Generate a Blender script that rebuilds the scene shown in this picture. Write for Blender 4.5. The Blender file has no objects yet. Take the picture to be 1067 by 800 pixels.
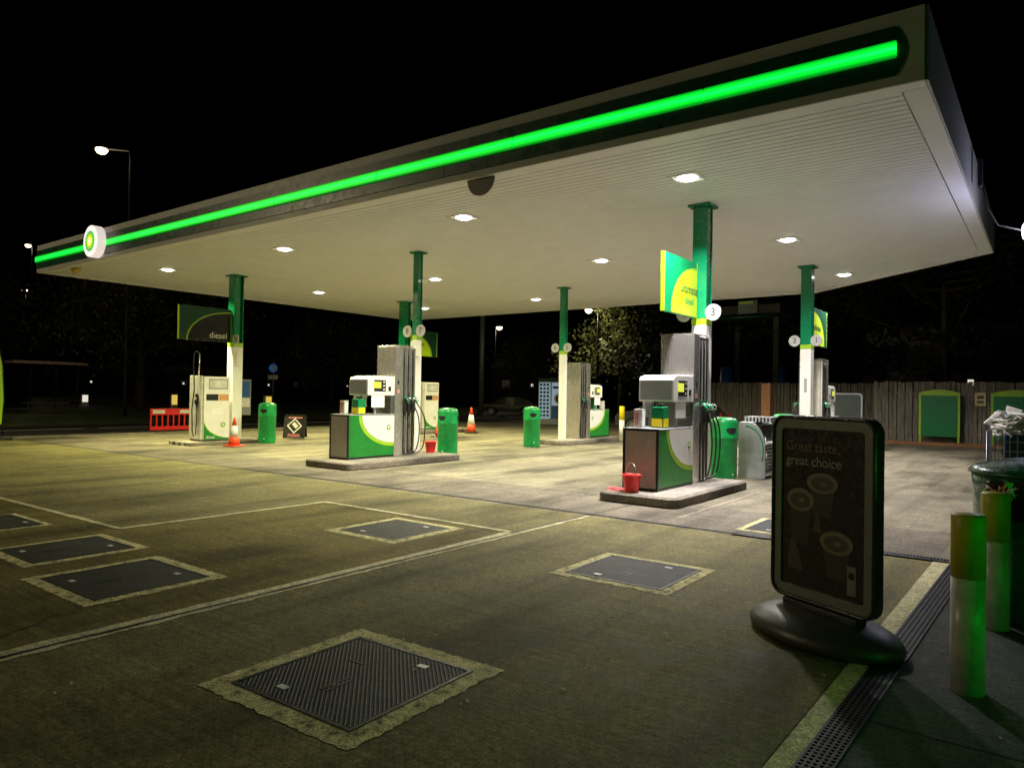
import bpy, bmesh, math, random
from math import radians as RD, sin, cos, pi
from mathutils import Vector, Matrix
random.seed(7)
scn = bpy.context.scene
COL = scn.collection

# ------------------------------------------------------------------ materials
def newmat(name):
    m = bpy.data.materials.new(name); m.use_nodes = True
    nt = m.node_tree; b = nt.nodes['Principled BSDF']
    return m, nt, b
def N(nt, t, **k):
    n = nt.nodes.new(t)
    for a, v in k.items():
        if a in n.inputs: n.inputs[a].default_value = v
        else: setattr(n, a, v)
    return n
def tex_noise(nt, scale, detail=4, rough=.6, sc=(1, 1, 1)):
    tc = nt.nodes.new('ShaderNodeTexCoord'); mp = nt.nodes.new('ShaderNodeMapping')
    mp.inputs['Scale'].default_value = sc
    nt.links.new(tc.outputs['Object'], mp.inputs['Vector'])
    n = nt.nodes.new('ShaderNodeTexNoise'); n.inputs['Scale'].default_value = scale
    n.inputs['Detail'].default_value = detail; n.inputs['Roughness'].default_value = rough
    nt.links.new(mp.outputs['Vector'], n.inputs['Vector'])
    return n
def ramp(nt, src, stops):
    r = nt.nodes.new('ShaderNodeValToRGB'); e = r.color_ramp.elements
    while len(e) > 1: e.remove(e[0])
    e[0].position = stops[0][0]; e[0].color = tuple(stops[0][1]) + (1,)
    for p, c in stops[1:]:
        k = e.new(p); k.color = tuple(c) + (1,)
    nt.links.new(src, r.inputs['Fac']); return r
def mul(nt, a, b, fac=1.0):
    m = nt.nodes.new('ShaderNodeMix'); m.data_type = 'RGBA'; m.blend_type = 'MULTIPLY'
    m.inputs[0].default_value = fac
    nt.links.new(a, m.inputs[6]); nt.links.new(b, m.inputs[7]); return m.outputs[2]
def paint(name, col, rough=.4, metal=0, var=.12, scale=6, bump=0, spec=.5, coat=0):
    m, nt, b = newmat(name)
    n = tex_noise(nt, scale, 5)
    lo = [c * (1 - var) for c in col]; hi = [min(1, c * (1 + var)) for c in col]
    r = ramp(nt, n.outputs['Fac'], [(.3, lo), (.7, hi)])
    nt.links.new(r.outputs['Color'], b.inputs['Base Color'])
    n2 = tex_noise(nt, scale * 5, 3)
    rr = ramp(nt, n2.outputs['Fac'], [(.3, [max(0, rough - .08)] * 3), (.7, [min(1, rough + .1)] * 3)])
    nt.links.new(rr.outputs['Color'], b.inputs['Roughness'])
    b.inputs['Metallic'].default_value = metal
    b.inputs['Specular IOR Level'].default_value = spec
    b.inputs['Coat Weight'].default_value = coat
    if bump:
        bp = nt.nodes.new('ShaderNodeBump'); bp.inputs['Strength'].default_value = bump; bp.inputs['Distance'].default_value = .01
        nt.links.new(n2.outputs['Fac'], bp.inputs['Height']); nt.links.new(bp.outputs['Normal'], b.inputs['Normal'])
    return m
def emit(name, col, s):
    m, nt, b = newmat(name)
    b.inputs['Base Color'].default_value = tuple(c * .3 for c in col) + (1,)
    b.inputs['Emission Color'].default_value = tuple(col) + (1,)
    b.inputs['Emission Strength'].default_value = s
    return m
def concrete(name, base, var=.3, streak=.25, stain=.5, rough=.75, bump=.35, streak_sc=(1.2, 26, 1), speck=True):
    m, nt, b = newmat(name)
    n1 = tex_noise(nt, .35, 6, .62)
    n2 = tex_noise(nt, 3.2, 8, .7)
    n3 = tex_noise(nt, 1.0, 6, .65, streak_sc)
    n4 = tex_noise(nt, 75, 3, .8)
    n7 = tex_noise(nt, 19, 6, .85)
    c0 = [c * (1 - var) for c in base]; c1 = [min(1, c * (1 + var)) for c in base]
    r1 = ramp(nt, n1.outputs['Fac'], [(.3, c0), (.5, base), (.68, c1)])
    r2 = ramp(nt, n2.outputs['Fac'], [(.3, [.62] * 3), (.52, [.92] * 3), (.7, [1.12] * 3)])
    r3 = ramp(nt, n3.outputs['Fac'], [(.32, [1 - streak] * 3), (.65, [1 + streak * .3] * 3)])
    r4 = ramp(nt, n4.outputs['Fac'], [(.36, [.4] * 3), (.46, [.92] * 3), (.56, [1.05] * 3), (.66, [1.7] * 3)])
    o = mul(nt, r1.outputs['Color'], r2.outputs['Color'])
    o = mul(nt, o, r3.outputs['Color'])
    r7 = ramp(nt, n7.outputs['Fac'], [(.34, [.42] * 3), (.47, [.9] * 3), (.56, [1.1] * 3), (.68, [1.75] * 3)])
    if speck: o = mul(nt, o, r4.outputs['Color'], .9); o = mul(nt, o, r7.outputs['Color'], .85)
    if stain:
        n5 = tex_noise(nt, .55, 5, .55, (1.6, .55, 1))
        r5 = ramp(nt, n5.outputs['Fac'], [(.36, [1 - stain] * 3), (.5, [1] * 3)])
        o = mul(nt, o, r5.outputs['Color'])
        n8 = tex_noise(nt, 1.0, 5, .6, (2.2, .16, 1)); r8 = ramp(nt, n8.outputs['Fac'], [(.38, [.72] * 3), (.52, [1] * 3)])
        o = mul(nt, o, r8.outputs['Color'])
        v = nt.nodes.new('ShaderNodeTexVoronoi'); v.inputs['Scale'].default_value = 1.7; v.inputs['Randomness'].default_value = 1
        tc = nt.nodes.new('ShaderNodeTexCoord'); nt.links.new(tc.outputs['Object'], v.inputs['Vector'])
        r6 = ramp(nt, v.outputs['Distance'], [(.03, [.5] * 3), (.06, [1] * 3)])
        o = mul(nt, o, r6.outputs['Color'], .6)
    nt.links.new(o, b.inputs['Base Color'])
    rr = ramp(nt, n2.outputs['Fac'], [(.3, [rough - .1] * 3), (.7, [rough + .15] * 3)])
    nt.links.new(rr.outputs['Color'], b.inputs['Roughness'])
    b.inputs['Specular IOR Level'].default_value = .12
    ad = nt.nodes.new('ShaderNodeMath'); ad.operation = 'MULTIPLY_ADD'; ad.inputs[1].default_value = .6
    nt.links.new(n4.outputs['Fac'], ad.inputs[0]); nt.links.new(n3.outputs['Fac'], ad.inputs[2])
    bp = nt.nodes.new('ShaderNodeBump'); bp.inputs['Strength'].default_value = bump; bp.inputs['Distance'].default_value = .008
    nt.links.new(ad.outputs[0], bp.inputs['Height']); nt.links.new(bp.outputs['Normal'], b.inputs['Normal'])
    return m
def rough_mortar(name):
    m, nt, b = newmat(name)
    n1 = tex_noise(nt, 9, 8, .75); n2 = tex_noise(nt, 70, 3, .8)
    r1 = ramp(nt, n1.outputs['Fac'], [(.38, [.14, .125, .06]), (.45, [.55, .49, .21]), (.62, [.88, .80, .38])])
    r2 = ramp(nt, n2.outputs['Fac'], [(.36, [.3] * 3), (.48, [1] * 3), (.66, [1.35] * 3)])
    nt.links.new(mul(nt, r1.outputs['Color'], r2.outputs['Color']), b.inputs['Base Color']); b.inputs['Roughness'].default_value = .85
    bp = nt.nodes.new('ShaderNodeBump'); bp.inputs['Strength'].default_value = .9; bp.inputs['Distance'].default_value = .012
    nt.links.new(n2.outputs['Fac'], bp.inputs['Height']); nt.links.new(bp.outputs['Normal'], b.inputs['Normal'])
    return m
def tread(name):
    m, nt, b = newmat(name)
    tc = nt.nodes.new('ShaderNodeTexCoord'); sp = nt.nodes.new('ShaderNodeSeparateXYZ')
    nt.links.new(tc.outputs['Object'], sp.inputs[0])
    def wave(op):
        a = nt.nodes.new('ShaderNodeMath'); a.operation = op
        nt.links.new(sp.outputs[0], a.inputs[0]); nt.links.new(sp.outputs[1], a.inputs[1])
        k = nt.nodes.new('ShaderNodeMath'); k.operation = 'MULTIPLY'; k.inputs[1].default_value = 98
        nt.links.new(a.outputs[0], k.inputs[0])
        s = nt.nodes.new('ShaderNodeMath'); s.operation = 'SINE'; nt.links.new(k.outputs[0], s.inputs[0])
        q = nt.nodes.new('ShaderNodeMath'); q.operation = 'ABSOLUTE'; nt.links.new(s.outputs[0], q.inputs[0]); return q
    a, c = wave('ADD'), wave('SUBTRACT')
    mx = nt.nodes.new('ShaderNodeMath'); mx.operation = 'MINIMUM'
    nt.links.new(a.outputs[0], mx.inputs[0]); nt.links.new(c.outputs[0], mx.inputs[1])
    r = ramp(nt, mx.outputs[0], [(.10, [.12, .123, .12]), (.30, [.005, .0055, .006])])
    n = tex_noise(nt, 5, 6); r2 = ramp(nt, n.outputs['Fac'], [(.35, [.55] * 3), (.65, [1.3] * 3)])
    nt.links.new(mul(nt, r.outputs['Color'], r2.outputs['Color']), b.inputs['Base Color'])
    b.inputs['Metallic'].default_value = 0; b.inputs['Roughness'].default_value = .5; b.inputs['Specular IOR Level'].default_value = .22
    bp = nt.nodes.new('ShaderNodeBump'); bp.invert = True; bp.inputs['Strength'].default_value = .9; bp.inputs['Distance'].default_value = .006
    nt.links.new(mx.outputs[0], bp.inputs['Height']); nt.links.new(bp.outputs['Normal'], b.inputs['Normal'])
    return m
def steel(name, col=(.55, .54, .52), rough=.28):
    m, nt, b = newmat(name)
    n = tex_noise(nt, 3, 5, .6, (30, 30, 1)); n2 = tex_noise(nt, 1.3, 4)
    r = ramp(nt, n2.outputs['Fac'], [(.3, [c * .9 for c in col]), (.7, col)])
    nt.links.new(r.outputs['Color'], b.inputs['Base Color'])
    rr = ramp(nt, n.outputs['Fac'], [(.3, [rough - .03] * 3), (.7, [rough + .07] * 3)])
    nt.links.new(rr.outputs['Color'], b.inputs['Roughness']); b.inputs['Metallic'].default_value = .82
    return m
def foliage(name, c):
    m, nt, b = newmat(name)
    n = tex_noise(nt, .8, 5)
    r = ramp(nt, n.outputs['Fac'], [(.3, [x * .5 for x in c]), (.5, c), (.7, [x * 1.7 for x in c])])
    nt.links.new(r.outputs['Color'], b.inputs['Base Color']); b.inputs['Roughness'].default_value = .6
    return m
M = {}
M['slab_far'] = concrete('forecourt concrete', (.262, .232, .16), var=.28, streak=.25, stain=.55)
M['slab_mid'] = concrete('greyer concrete strip', (.215, .186, .14), var=.3, streak=.3, stain=.5)
M['faint'] = concrete('faint joint mortar', (.36, .315, .22), var=.3, streak=.3, stain=.4)
M['slab_near'] = concrete('weathered olive concrete', (.25, .22, .095), var=.28, streak=.3, stain=.35, streak_sc=(1.0, 30, 1))
M['slab_tank'] = concrete('tank slab concrete', (.215, .18, .058), var=.32, streak=.35, stain=.5, streak_sc=(1.0, 24, 1))
M['pale'] = concrete('pale mortar', (.80, .73, .42), var=.2, streak=.2, stain=.25, bump=.5)
M['surround'] = rough_mortar('rough pale surround')
M['paving'] = concrete('dark paving', (.10, .105, .095), var=.4, streak=.25, stain=.55, bump=.5)
M['kerb'] = concrete('island kerb concrete', (.23, .20, .16), var=.45, streak=.3, stain=.6, bump=.5, streak_sc=(4, 4, 20))
M['kerbtop'] = concrete('island top concrete', (.31, .28, .23), var=.3, streak=.15, stain=.4, bump=.4)
M['asphalt'] = concrete('asphalt', (.05, .05, .048), var=.3, streak=.1, stain=.3)
M['roadline'] = paint('road line paint', (.7, .7, .66), .6, var=.25)
M['grass'] = foliage('verge grass', (.07, .12, .03))
M['earth'] = concrete('brown path', (.16, .11, .075), var=.3, stain=.3)
M['black_joint'] = paint('joint sealant', (.02, .02, .018), .7)
M['grate'] = paint('cast iron grating', (.035, .035, .035), .45, .5, .3)
M['tread'] = tread('tread plate')
M['soffit'] = paint('soffit white metal', (.72, .715, .78), .45, 0, .05, 2)
M['fascia'] = paint('fascia grey panel', (.36, .36, .33), .45, 0, .06, 2)
M['band'] = paint('dark green band', (.0015, .045, .02), .35, 0, .1, 2)
M['led'] = emit('green tube light', (.002, 1.0, .05), 1.35)
M['led_shop'] = emit('shop green tube light', (.0015, 1.0, .03), 8.0)
M['led2'] = emit('green tube light core', (.004, 1.0, .075), 1.7)
M['led_edge'] = emit('green tube diffuser', (.0005, 1.0, .03), .52)
M['lamp'] = emit('canopy lamp lens', (1, .97, .88), 14)
M['street'] = emit('street lamp lens', (1, .74, .42), 7)
M['white_lamp'] = emit('floodlight lens', (.86, .9, 1), 25)
M['logo_white'] = emit('lit roundel white', (1, .97, .92), .95)
M['logo_rim'] = emit('lit roundel side', (1, .86, .78), .75)
M['logo_g'] = emit('lit roundel green', (.05, .55, .08), .8)
M['logo_l'] = emit('lit roundel light green', (.35, .8, .02), .9)
M['logo_y'] = emit('lit roundel yellow', (1, .95, .05), 1)
M['green'] = paint('glossy green paint', (.004, .21, .08), .22, 0, .08, 3, coat=.4)
M['green_sign'] = paint('sign green', (.0, .21, .065), .35, 0, .06)
M['dark_green'] = paint('dark green board', (.003, .05, .024), .35)
M['board_green'] = paint('notice board green', (.001, .17, .045), .35)
M['lime'] = paint('lime green', (.30, .52, .015), .4)
M['lime_sign'] = paint('sign lime yellow', (.45, .62, .01), .4, var=.05)
M['bin'] = paint('green litter bin plastic', (.004, .25, .05), .33, 0, .3, 7)
M['bin_dark'] = paint('dark green litter bin plastic', (.004, .085, .045), .25, 0, .15, 4, coat=.3)
M['pump_green'] = paint('pump green', (.012, .21, .025), .35)
M['white'] = paint('white painted panel', (.76, .75, .70), .38, 0, .06, 3)
M['discw'] = paint('number disc white', (.42, .42, .40), .5)
M['unit_grey'] = paint('unit light grey', (.22, .23, .22), .4, 0, .2)
M['offwhite'] = paint('grubby white', (.6, .59, .54), .5, 0, .2, 5)
M['grey'] = paint('grey panel', (.32, .32, .33), .42, 0, .06)
M['pgrey'] = paint('end panel grey', (.40, .37, .34), .4, .3, .08)
M['black'] = paint('black plastic', (.012, .012, .012), .4)
M['rubber'] = paint('black rubber', (.045, .045, .04), .42, 0, .3, 9, bump=.15)
M['hole'] = paint('dark opening', (.003, .003, .003), .8)
M['steel'] = steel('brushed steel', (.68, .65, .60), .22)
M['steel_d'] = steel('darker brushed steel', (.28, .27, .26), .35)
M['red'] = paint('red plastic', (.68, .014, .014), .35, 0, .12, 5)
M['orange'] = paint('orange cone', (.75, .07, .02), .5)
M['yellow'] = paint('yellow paint', (.40, .36, .01), .45, 0, .12)
M['ybright'] = paint('bright yellow', (.85, .65, .01), .5)
M['display'] = emit('lit display', (.85, .95, .08), .75)
M['bcream'] = paint('bollard cream paint', (.46, .46, .40), .35, 0, .3, 8)
M['wood'] = None
M['poster'] = paint('poster black', (.014, .012, .010), .25)
M['letter_w'] = paint('poster lettering white', (.36, .32, .28), .4)
M['letter_b'] = paint('poster lettering bronze', (.22, .13, .085), .4)
M['cream'] = paint('poster cream', (.20, .165, .10), .4)
M['brown'] = paint('poster brown', (.07, .05, .028), .4)
M['bronze'] = paint('poster bronze', (.10, .05, .03), .4)
M['frame_g'] = paint('grey-green frame', (.19, .195, .16), .4)
M['blue'] = paint('blue', (.03, .12, .4), .4)
M['lblue'] = emit('kiosk lit panel', (.42, .6, .7), .42)
M['paper'] = paint('paper', (.82, .8, .78), .7, 0, .12, 20)
M['pink'] = paint('pink print', (.6, .2, .2), .6)
M['brick'] = paint('brick', (.28, .12, .05), .8, 0, .3, 14)
M['car'] = paint('dark car paint', (.03, .032, .035), .2, .4, .1, coat=.6)
M['glass'] = paint('dark glass', (.01, .012, .014), .08)
M['clear'] = paint('scuffed clear screen', (.06, .07, .06), .2)
M['bark'] = paint('bark', (.06, .045, .03), .9, 0, .3, 8, bump=.5)
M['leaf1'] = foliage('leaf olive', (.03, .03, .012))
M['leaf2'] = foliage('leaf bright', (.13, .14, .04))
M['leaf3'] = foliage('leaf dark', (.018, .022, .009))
M['poleg'] = paint('galvanised pole', (.22, .22, .21), .5, .5)
M['polep'] = paint('dark painted pole', (.008, .008, .008), .7)
M['shroof'] = paint('shelter roof', (.6, .42, .34), .5)
M['wallm'] = paint('dark building render', (.05, .05, .05), .8)
M['crate'] = paint('navy crate', (.02, .03, .07), .4)
M['wire'] = paint('wire cage', (.35, .36, .42), .35, .7)
def woodmat():
    m, nt, b = newmat('weathered fence boards')
    n = tex_noise(nt, 2.5, 7, .7, (9, 9, .7)); r = ramp(nt, n.outputs['Fac'], [(.3, (.06, .053, .04)), (.5, (.19, .165, .125)), (.7, (.36, .32, .25))])
    nt.links.new(r.outputs['Color'], b.inputs['Base Color']); b.inputs['Roughness'].default_value = .85
    bp = nt.nodes.new('ShaderNodeBump'); bp.inputs['Strength'].default_value = .5; nt.links.new(n.outputs['Fac'], bp.inputs['Height']); nt.links.new(bp.outputs['Normal'], b.inputs['Normal'])
    return m
M['wood'] = woodmat()

# ------------------------------------------------------------------ object helpers
def tag(o, label=None, cat=None, group=None, kind=None):
    if label: o['label'] = label
    if cat: o['category'] = cat
    if group: o['group'] = group
    if kind: o['kind'] = kind
    return o
def thing(name, label, cat, loc=(0, 0, 0), rz=0, group=None):
    o = bpy.data.objects.new(name, None); COL.objects.link(o)
    o.location = loc; o.rotation_euler = (0, 0, rz); o.empty_display_size = .2
    return tag(o, label, cat, group)
def tree_of(o):
    return [o] + [d for c in o.children for d in tree_of(c)]
def copy_tree(o, parent=None):
    c = o.copy(); COL.objects.link(c)
    if parent: c.parent = parent
    for ch in list(o.children): copy_tree(ch, c)
    return c
def dup(o, loc, rz=0, label=None, group=None):
    c = copy_tree(o); c.location = loc; c.rotation_euler = (0, 0, rz)
    if label: c['label'] = label
    if group: c['group'] = group
    return c
class MB:
    def __init__(s): s.bm = bmesh.new(); s.mi = 0
    def _f(s, vs):
        try:
            f = s.bm.faces.new(vs); f.material_index = s.mi; return f
        except ValueError: return None
    def box(s, x0, x1, y0, y1, z0, z1, T=None):
        c = [(x, y, z) for z in (z0, z1) for y in (y0, y1) for x in (x0, x1)]
        v = [s.bm.verts.new((T @ Vector(p)) if T else p) for p in c]
        for q in ((0, 2, 3, 1), (4, 5, 7, 6), (0, 1, 5, 4), (2, 6, 7, 3), (0, 4, 6, 2), (1, 3, 7, 5)): s._f([v[i] for i in q])
        return s
    def prism(s, pts, t, axis='y', at=0):
        # pts 2-D outline, extruded by t along axis from at
        def P(a, b, k):
            return {'y': (a, k, b), 'x': (k, a, b), 'z': (a, b, k)}[axis]
        A = [s.bm.verts.new(P(a, b, at)) for a, b in pts]; B = [s.bm.verts.new(P(a, b, at + t)) for a, b in pts]
        s._f(A[::-1]); s._f(B); n = len(pts)
        for i in range(n): s._f([A[i], A[(i + 1) % n], B[(i + 1) % n], B[i]])
        return s
    def lathe(s, prof, n=32, c=(0, 0, 0), sx=1, sy=1, cap=True):
        rings = []
        for r, z in prof:
            rings.append([s.bm.verts.new((c[0] + r * cos(2 * pi * i / n) * sx, c[1] + r * sin(2 * pi * i / n) * sy, c[2] + z)) for i in range(n)])
        for a, b in zip(rings, rings[1:]):
            for i in range(n):
                f = s._f([a[i], a[(i + 1) % n], b[(i + 1) % n], b[i]])
                if f: f.smooth = True
        if cap: s._f(rings[0][::-1]); s._f(rings[-1])
        return s
    def tube(s, pts, r, n=8, rs=None):
        pts = [Vector(p) for p in pts]; rings = []
        up = Vector((0, 0, 1))
        prev = None
        for i, p in enumerate(pts):
            d = (pts[min(i + 1, len(pts) - 1)] - pts[max(i - 1, 0)]).normalized()
            a = prev if prev is not None else (d.cross(up) if abs(d.dot(up)) < .95 else d.cross(Vector((1, 0, 0))))
            a = (a - d * a.dot(d)).normalized(); prev = a; b = d.cross(a)
            rr = rs[i] if rs else r
            rings.append([s.bm.verts.new(p + a * rr * cos(2 * pi * k / n) + b * rr * sin(2 * pi * k / n)) for k in range(n)])
        for A, B in zip(rings, rings[1:]):
            for k in range(n):
                f = s._f([A[k], A[(k + 1) % n], B[(k + 1) % n], B[k]])
                if f: f.smooth = True
        s._f(rings[0][::-1]); s._f(rings[-1]); return s
    def poly(s, pts): s._f([s.bm.verts.new(p) for p in pts]); return s
    def split(s, name, mats, parent=None, bevel=0, seg=2):
        # every connected piece becomes an object of its own
        bm = s.bm; bm.verts.ensure_lookup_table(); seen = set(); out = []
        comps = []
        for v in bm.verts:
            if v in seen: continue
            st = [v]; seen.add(v); comp = [v]
            while st:
                q = st.pop()
                for e in q.link_edges:
                    o = e.other_vert(q)
                    if o not in seen: seen.add(o); st.append(o); comp.append(o)
            comps.append(comp)
        for comp in comps:
            m = MB(); mp = {v: m.bm.verts.new(v.co) for v in comp}
            fs = {f for v in comp for f in v.link_faces}
            for f in sorted(fs, key=lambda f: f.index):
                g = m.bm.faces.new([mp[v] for v in f.verts]); g.material_index = f.material_index; g.smooth = f.smooth
            out.append(m.build(name, mats, parent, bevel, seg))
        bm.free()
        return out
    def build(s, name, mats, parent=None, bevel=0, seg=2):
        me = bpy.data.meshes.new(name)
        bmesh.ops.recalc_face_normals(s.bm, faces=s.bm.faces)
        s.bm.to_mesh(me); s.bm.free()
        if not isinstance(mats, (list, tuple)): mats = [mats]
        for m in mats: me.materials.append(m)
        o = bpy.data.objects.new(name, me); COL.objects.link(o)
        if parent: o.parent = parent
        if bevel:
            b = o.modifiers.new('bevel', 'BEVEL'); b.width = bevel; b.segments = seg; b.limit_method = 'ANGLE'; b.angle_limit = RD(35)
            for p in me.polygons: p.use_smooth = True
            b.harden_normals = True
        return o
def bx(name, mat, parent, x0, x1, y0, y1, z0, z1, bevel=0):
    return MB().box(x0, x1, y0, y1, z0, z1).build(name, mat, parent, bevel)
def text(s, name, mat, parent, size, loc, rot, align='CENTER', ext=.002):
    cu = bpy.data.curves.new(name, 'FONT'); cu.body = s; cu.size = size; cu.extrude = ext; cu.align_x = align; cu.align_y = 'CENTER'
    t = bpy.data.objects.new('tmp', cu); COL.objects.link(t)
    dg = bpy.context.evaluated_depsgraph_get(); dg.update()
    me = bpy.data.meshes.new_from_object(t.evaluated_get(dg)); bpy.data.objects.remove(t)
    me.materials.clear(); me.materials.append(mat); me.name = name
    o = bpy.data.objects.new(name, me); COL.objects.link(o); o.parent = parent
    o.location = loc; o.rotation_euler = rot
    return o
FACE_MY = (RD(90), 0, 0)        # text read from -Y
FACE_PX = (RD(90), 0, RD(90))   # text read from +X
FACE_MX = (RD(90), 0, RD(-90))
def rrect(x0, x1, y0, y1, r, n=6):
    o = []
    for cx, cy, a0 in ((x1 - r, y1 - r, 0), (x0 + r, y1 - r, 90), (x0 + r, y0 + r, 180), (x1 - r, y0 + r, 270)):
        for k in range(n + 1):
            a = RD(a0 + 90 * k / n); o.append((cx + r * cos(a), cy + r * sin(a)))
    return o
def helios(parent, name, R, mats, plane, at, c, t=.004, z=None):
    # eighteen-petal sunburst, layered; plane 'x' or 'y', outward direction sign in t
    mg, ml, my, mw = mats
    b = MB(); off = at
    def star(R, r, n=18, ph=0):
        return [(c[0] + (R if k % 2 == 0 else r) * cos(pi * k / n + ph), c[1] + (R if k % 2 == 0 else r) * sin(pi * k / n + ph)) for k in range(2 * n)]
    for i, (ro, ri) in enumerate(((R, R * .84), (R * .78, R * .62), (R * .52, R * .40), (R * .26, R * .2))):
        b.mi = i; b.prism(star(ro, ri, 18, (pi / 18) * (i % 2)), t * (i + 1), plane, at)
    return b.build(name, [mg, ml, my, mw], parent)

# ------------------------------------------------------------------ camera
cam = bpy.data.cameras.new('camera'); co = bpy.data.objects.new('camera', cam); COL.objects.link(co)
yaw, pit, rol = RD(-36.87), RD(.745), RD(.92)
fw = Vector((sin(yaw) * cos(pit), cos(yaw) * cos(pit), sin(pit))); r0 = Vector((cos(yaw), -sin(yaw), 0)); u0 = r0.cross(fw)
rr = r0 * cos(rol) + u0 * sin(rol); uu = -r0 * sin(rol) + u0 * cos(rol)
mw = Matrix((rr, uu, -fw)).transposed().to_4x4(); mw.translation = (0, 0, 1.6)
co.matrix_world = mw
cam.sensor_width = 36; cam.lens = 748.37 / 1067 * 36; cam.clip_end = 2000; cam.clip_start = .05
scn.camera = co

# ------------------------------------------------------------------ setting
def sheet(name, mat, pts, z, kind='structure', th=0):
    m = MB()
    if th: m.prism(pts, -th, 'z', z)
    else: m.poly([(x, y, z) for x, y in pts])
    o = m.build(name, mat); o['kind'] = kind; return o
def rect(x0, x1, y0, y1): return [(x0, y0), (x1, y0), (x1, y1), (x0, y1)]
sheet('ground', M['grass'], rect(-600, 600, -600, 600), -.16)
sheet('road', M['asphalt'], rect(-34.5, -25.3, -300, 300), -.10)
sheet('footpath', M['earth'], rect(-92, -76, -300, 300), -.14)
sheet('side_road', M['asphalt'], rect(-25.3, 60, 36, 44), -.104)
sheet('forecourt', M['slab_far'], rect(-25.3, 12, -12, 36), 0, th=.15)
# pale kerb on the road side
mb = MB()
y = -12
while y < 36:
    mb.box(-25.45, -25.32, y, min(y + .91, 36), -.15, .035); y += .915
o = mb.build('kerb', M['kerb'], bevel=.01); o['kind'] = 'structure'
for i, (a, b_) in enumerate(((-20, 12.9), (13.4, 22), (23, 40), (41, 70))):
    sheet('road_marking', M['roadline'], rect(-31.3, -31.05, a, b_), -.096)
# near slabs, on the camera side of the long joint
def drain_x(y, k): return [(-.92 - .013 * (8.2 - y)), (-.78 - .021 * (8.2 - y)), (-.61 - .026 * (8.2 - y))][k]
sheet('near_slab', M['slab_near'], [(-4.93, -12), (drain_x(-12, 0), -12), (drain_x(8.22, 0), 8.22), (-4.87, 8.22)], .004)
sheet('tank_slab', M['slab_tank'], [(-25, -12), (-4.97, -12), (-4.97, 6.6), (-8.25, 6.6), (-8.35, 3.82), (-25, 3.6)], .004)
sheet('middle_slab', M['slab_near'], [(-25, 3.68), (-8.42, 3.9), (-8.32, 6.68), (-4.95, 6.68), (-4.95, 8.22), (-25, 8.2)], .0035)
random.seed(3)
def strip(name, mat, pts, w, z, jag=0.0, step=.12):
    m = MB()
    for (a, b2) in zip(pts, pts[1:]):
        a, b2 = Vector((*a, 0)), Vector((*b2, 0)); d = b2 - a; L = d.length; d.normalize(); nrm = Vector((-d.y, d.x, 0))
        n = max(1, int(L / step)); pl, pr = [], []
        for i in range(n + 1):
            p = a + d * (L * i / n)
            pl.append(p + nrm * (w / 2 + random.uniform(-jag, jag))); pr.append(p - nrm * (w / 2 + random.uniform(-jag, jag)))
        for i in range(n):
            m.poly([(q.x, q.y, z) for q in (pr[i], pr[i + 1], pl[i + 1], pl[i])])
    bmesh.ops.remove_doubles(m.bm, verts=m.bm.verts, dist=.0005)
    o = m.build(name, mat); o['kind'] = 'structure'; return o
strip('mortar_joint', M['pale'], [(-5.005, -12), (-4.962, 6.6)], .10, .008, .008)
strip('mortar_joint', M['pale'], [(-4.895, -12), (-4.848, 8.2)], .055, .008, .014)
strip('mortar_joint', M['pale'], [(-25, 3.64), (-8.39, 3.86)], .075, .0085, .008)
strip('mortar_joint', M['pale'], [(-8.38, 3.86), (-8.29, 6.64)], .075, .0095, .008)
strip('mortar_joint', M['pale'], [(-8.29, 6.64), (-4.96, 6.64)], .075, .0105, .008)
strip('expansion_joint', M['black_joint'], [(-4.938, -12), (-4.895, 7), (-4.86, 11.9)], .016, .0125, .003)
strip('expansion_joint', M['black_joint'], [(-25, 8.27), (-14.8, 8.28), (-6.9, 8.36), (-.95, 8.28)], .045, .014, .003)
strip('expansion_joint', M['black_joint'], [(-15.8, 3.7), (-15.5, 8.2)], .03, .0075, .003)
strip('expansion_joint', M['black_joint'], [(-12.1, 4.2), (-12.0, 8.2)], .022, .0075, .003)
strip('expansion_joint', M['black_joint'], [(-8.6, 8.4), (-8.55, 30)], .022, .0055, .003)
strip('expansion_joint', M['black_joint'], [(-16.1, 8.4), (-16, 30)], .022, .0055, .003)
strip('mortar_joint', M['faint'], [(-20, 10.15), (-5.5, 10.15)], .06, .0045, .012)
strip('mortar_joint', M['faint'], [(-25, 15.9), (12, 15.7)], .05, .0045, .012)
strip('mortar_joint', M['faint'], [(-3.9, 8.9), (-3.95, 30)], .05, .0065, .012)
strip('mortar_joint', M['faint'], [(-25, 23.2), (12, 23)], .05, .0045, .012)
strip('mortar_joint', M['faint'], [(-6, 25.9), (12, 25.6)], .09, .0045, .01)
sheet('concrete_strip', M['slab_mid'], [(-25, 8.34), (-.9, 8.34), (-.9, 10.1), (-25, 10.1)], .0025)
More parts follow.
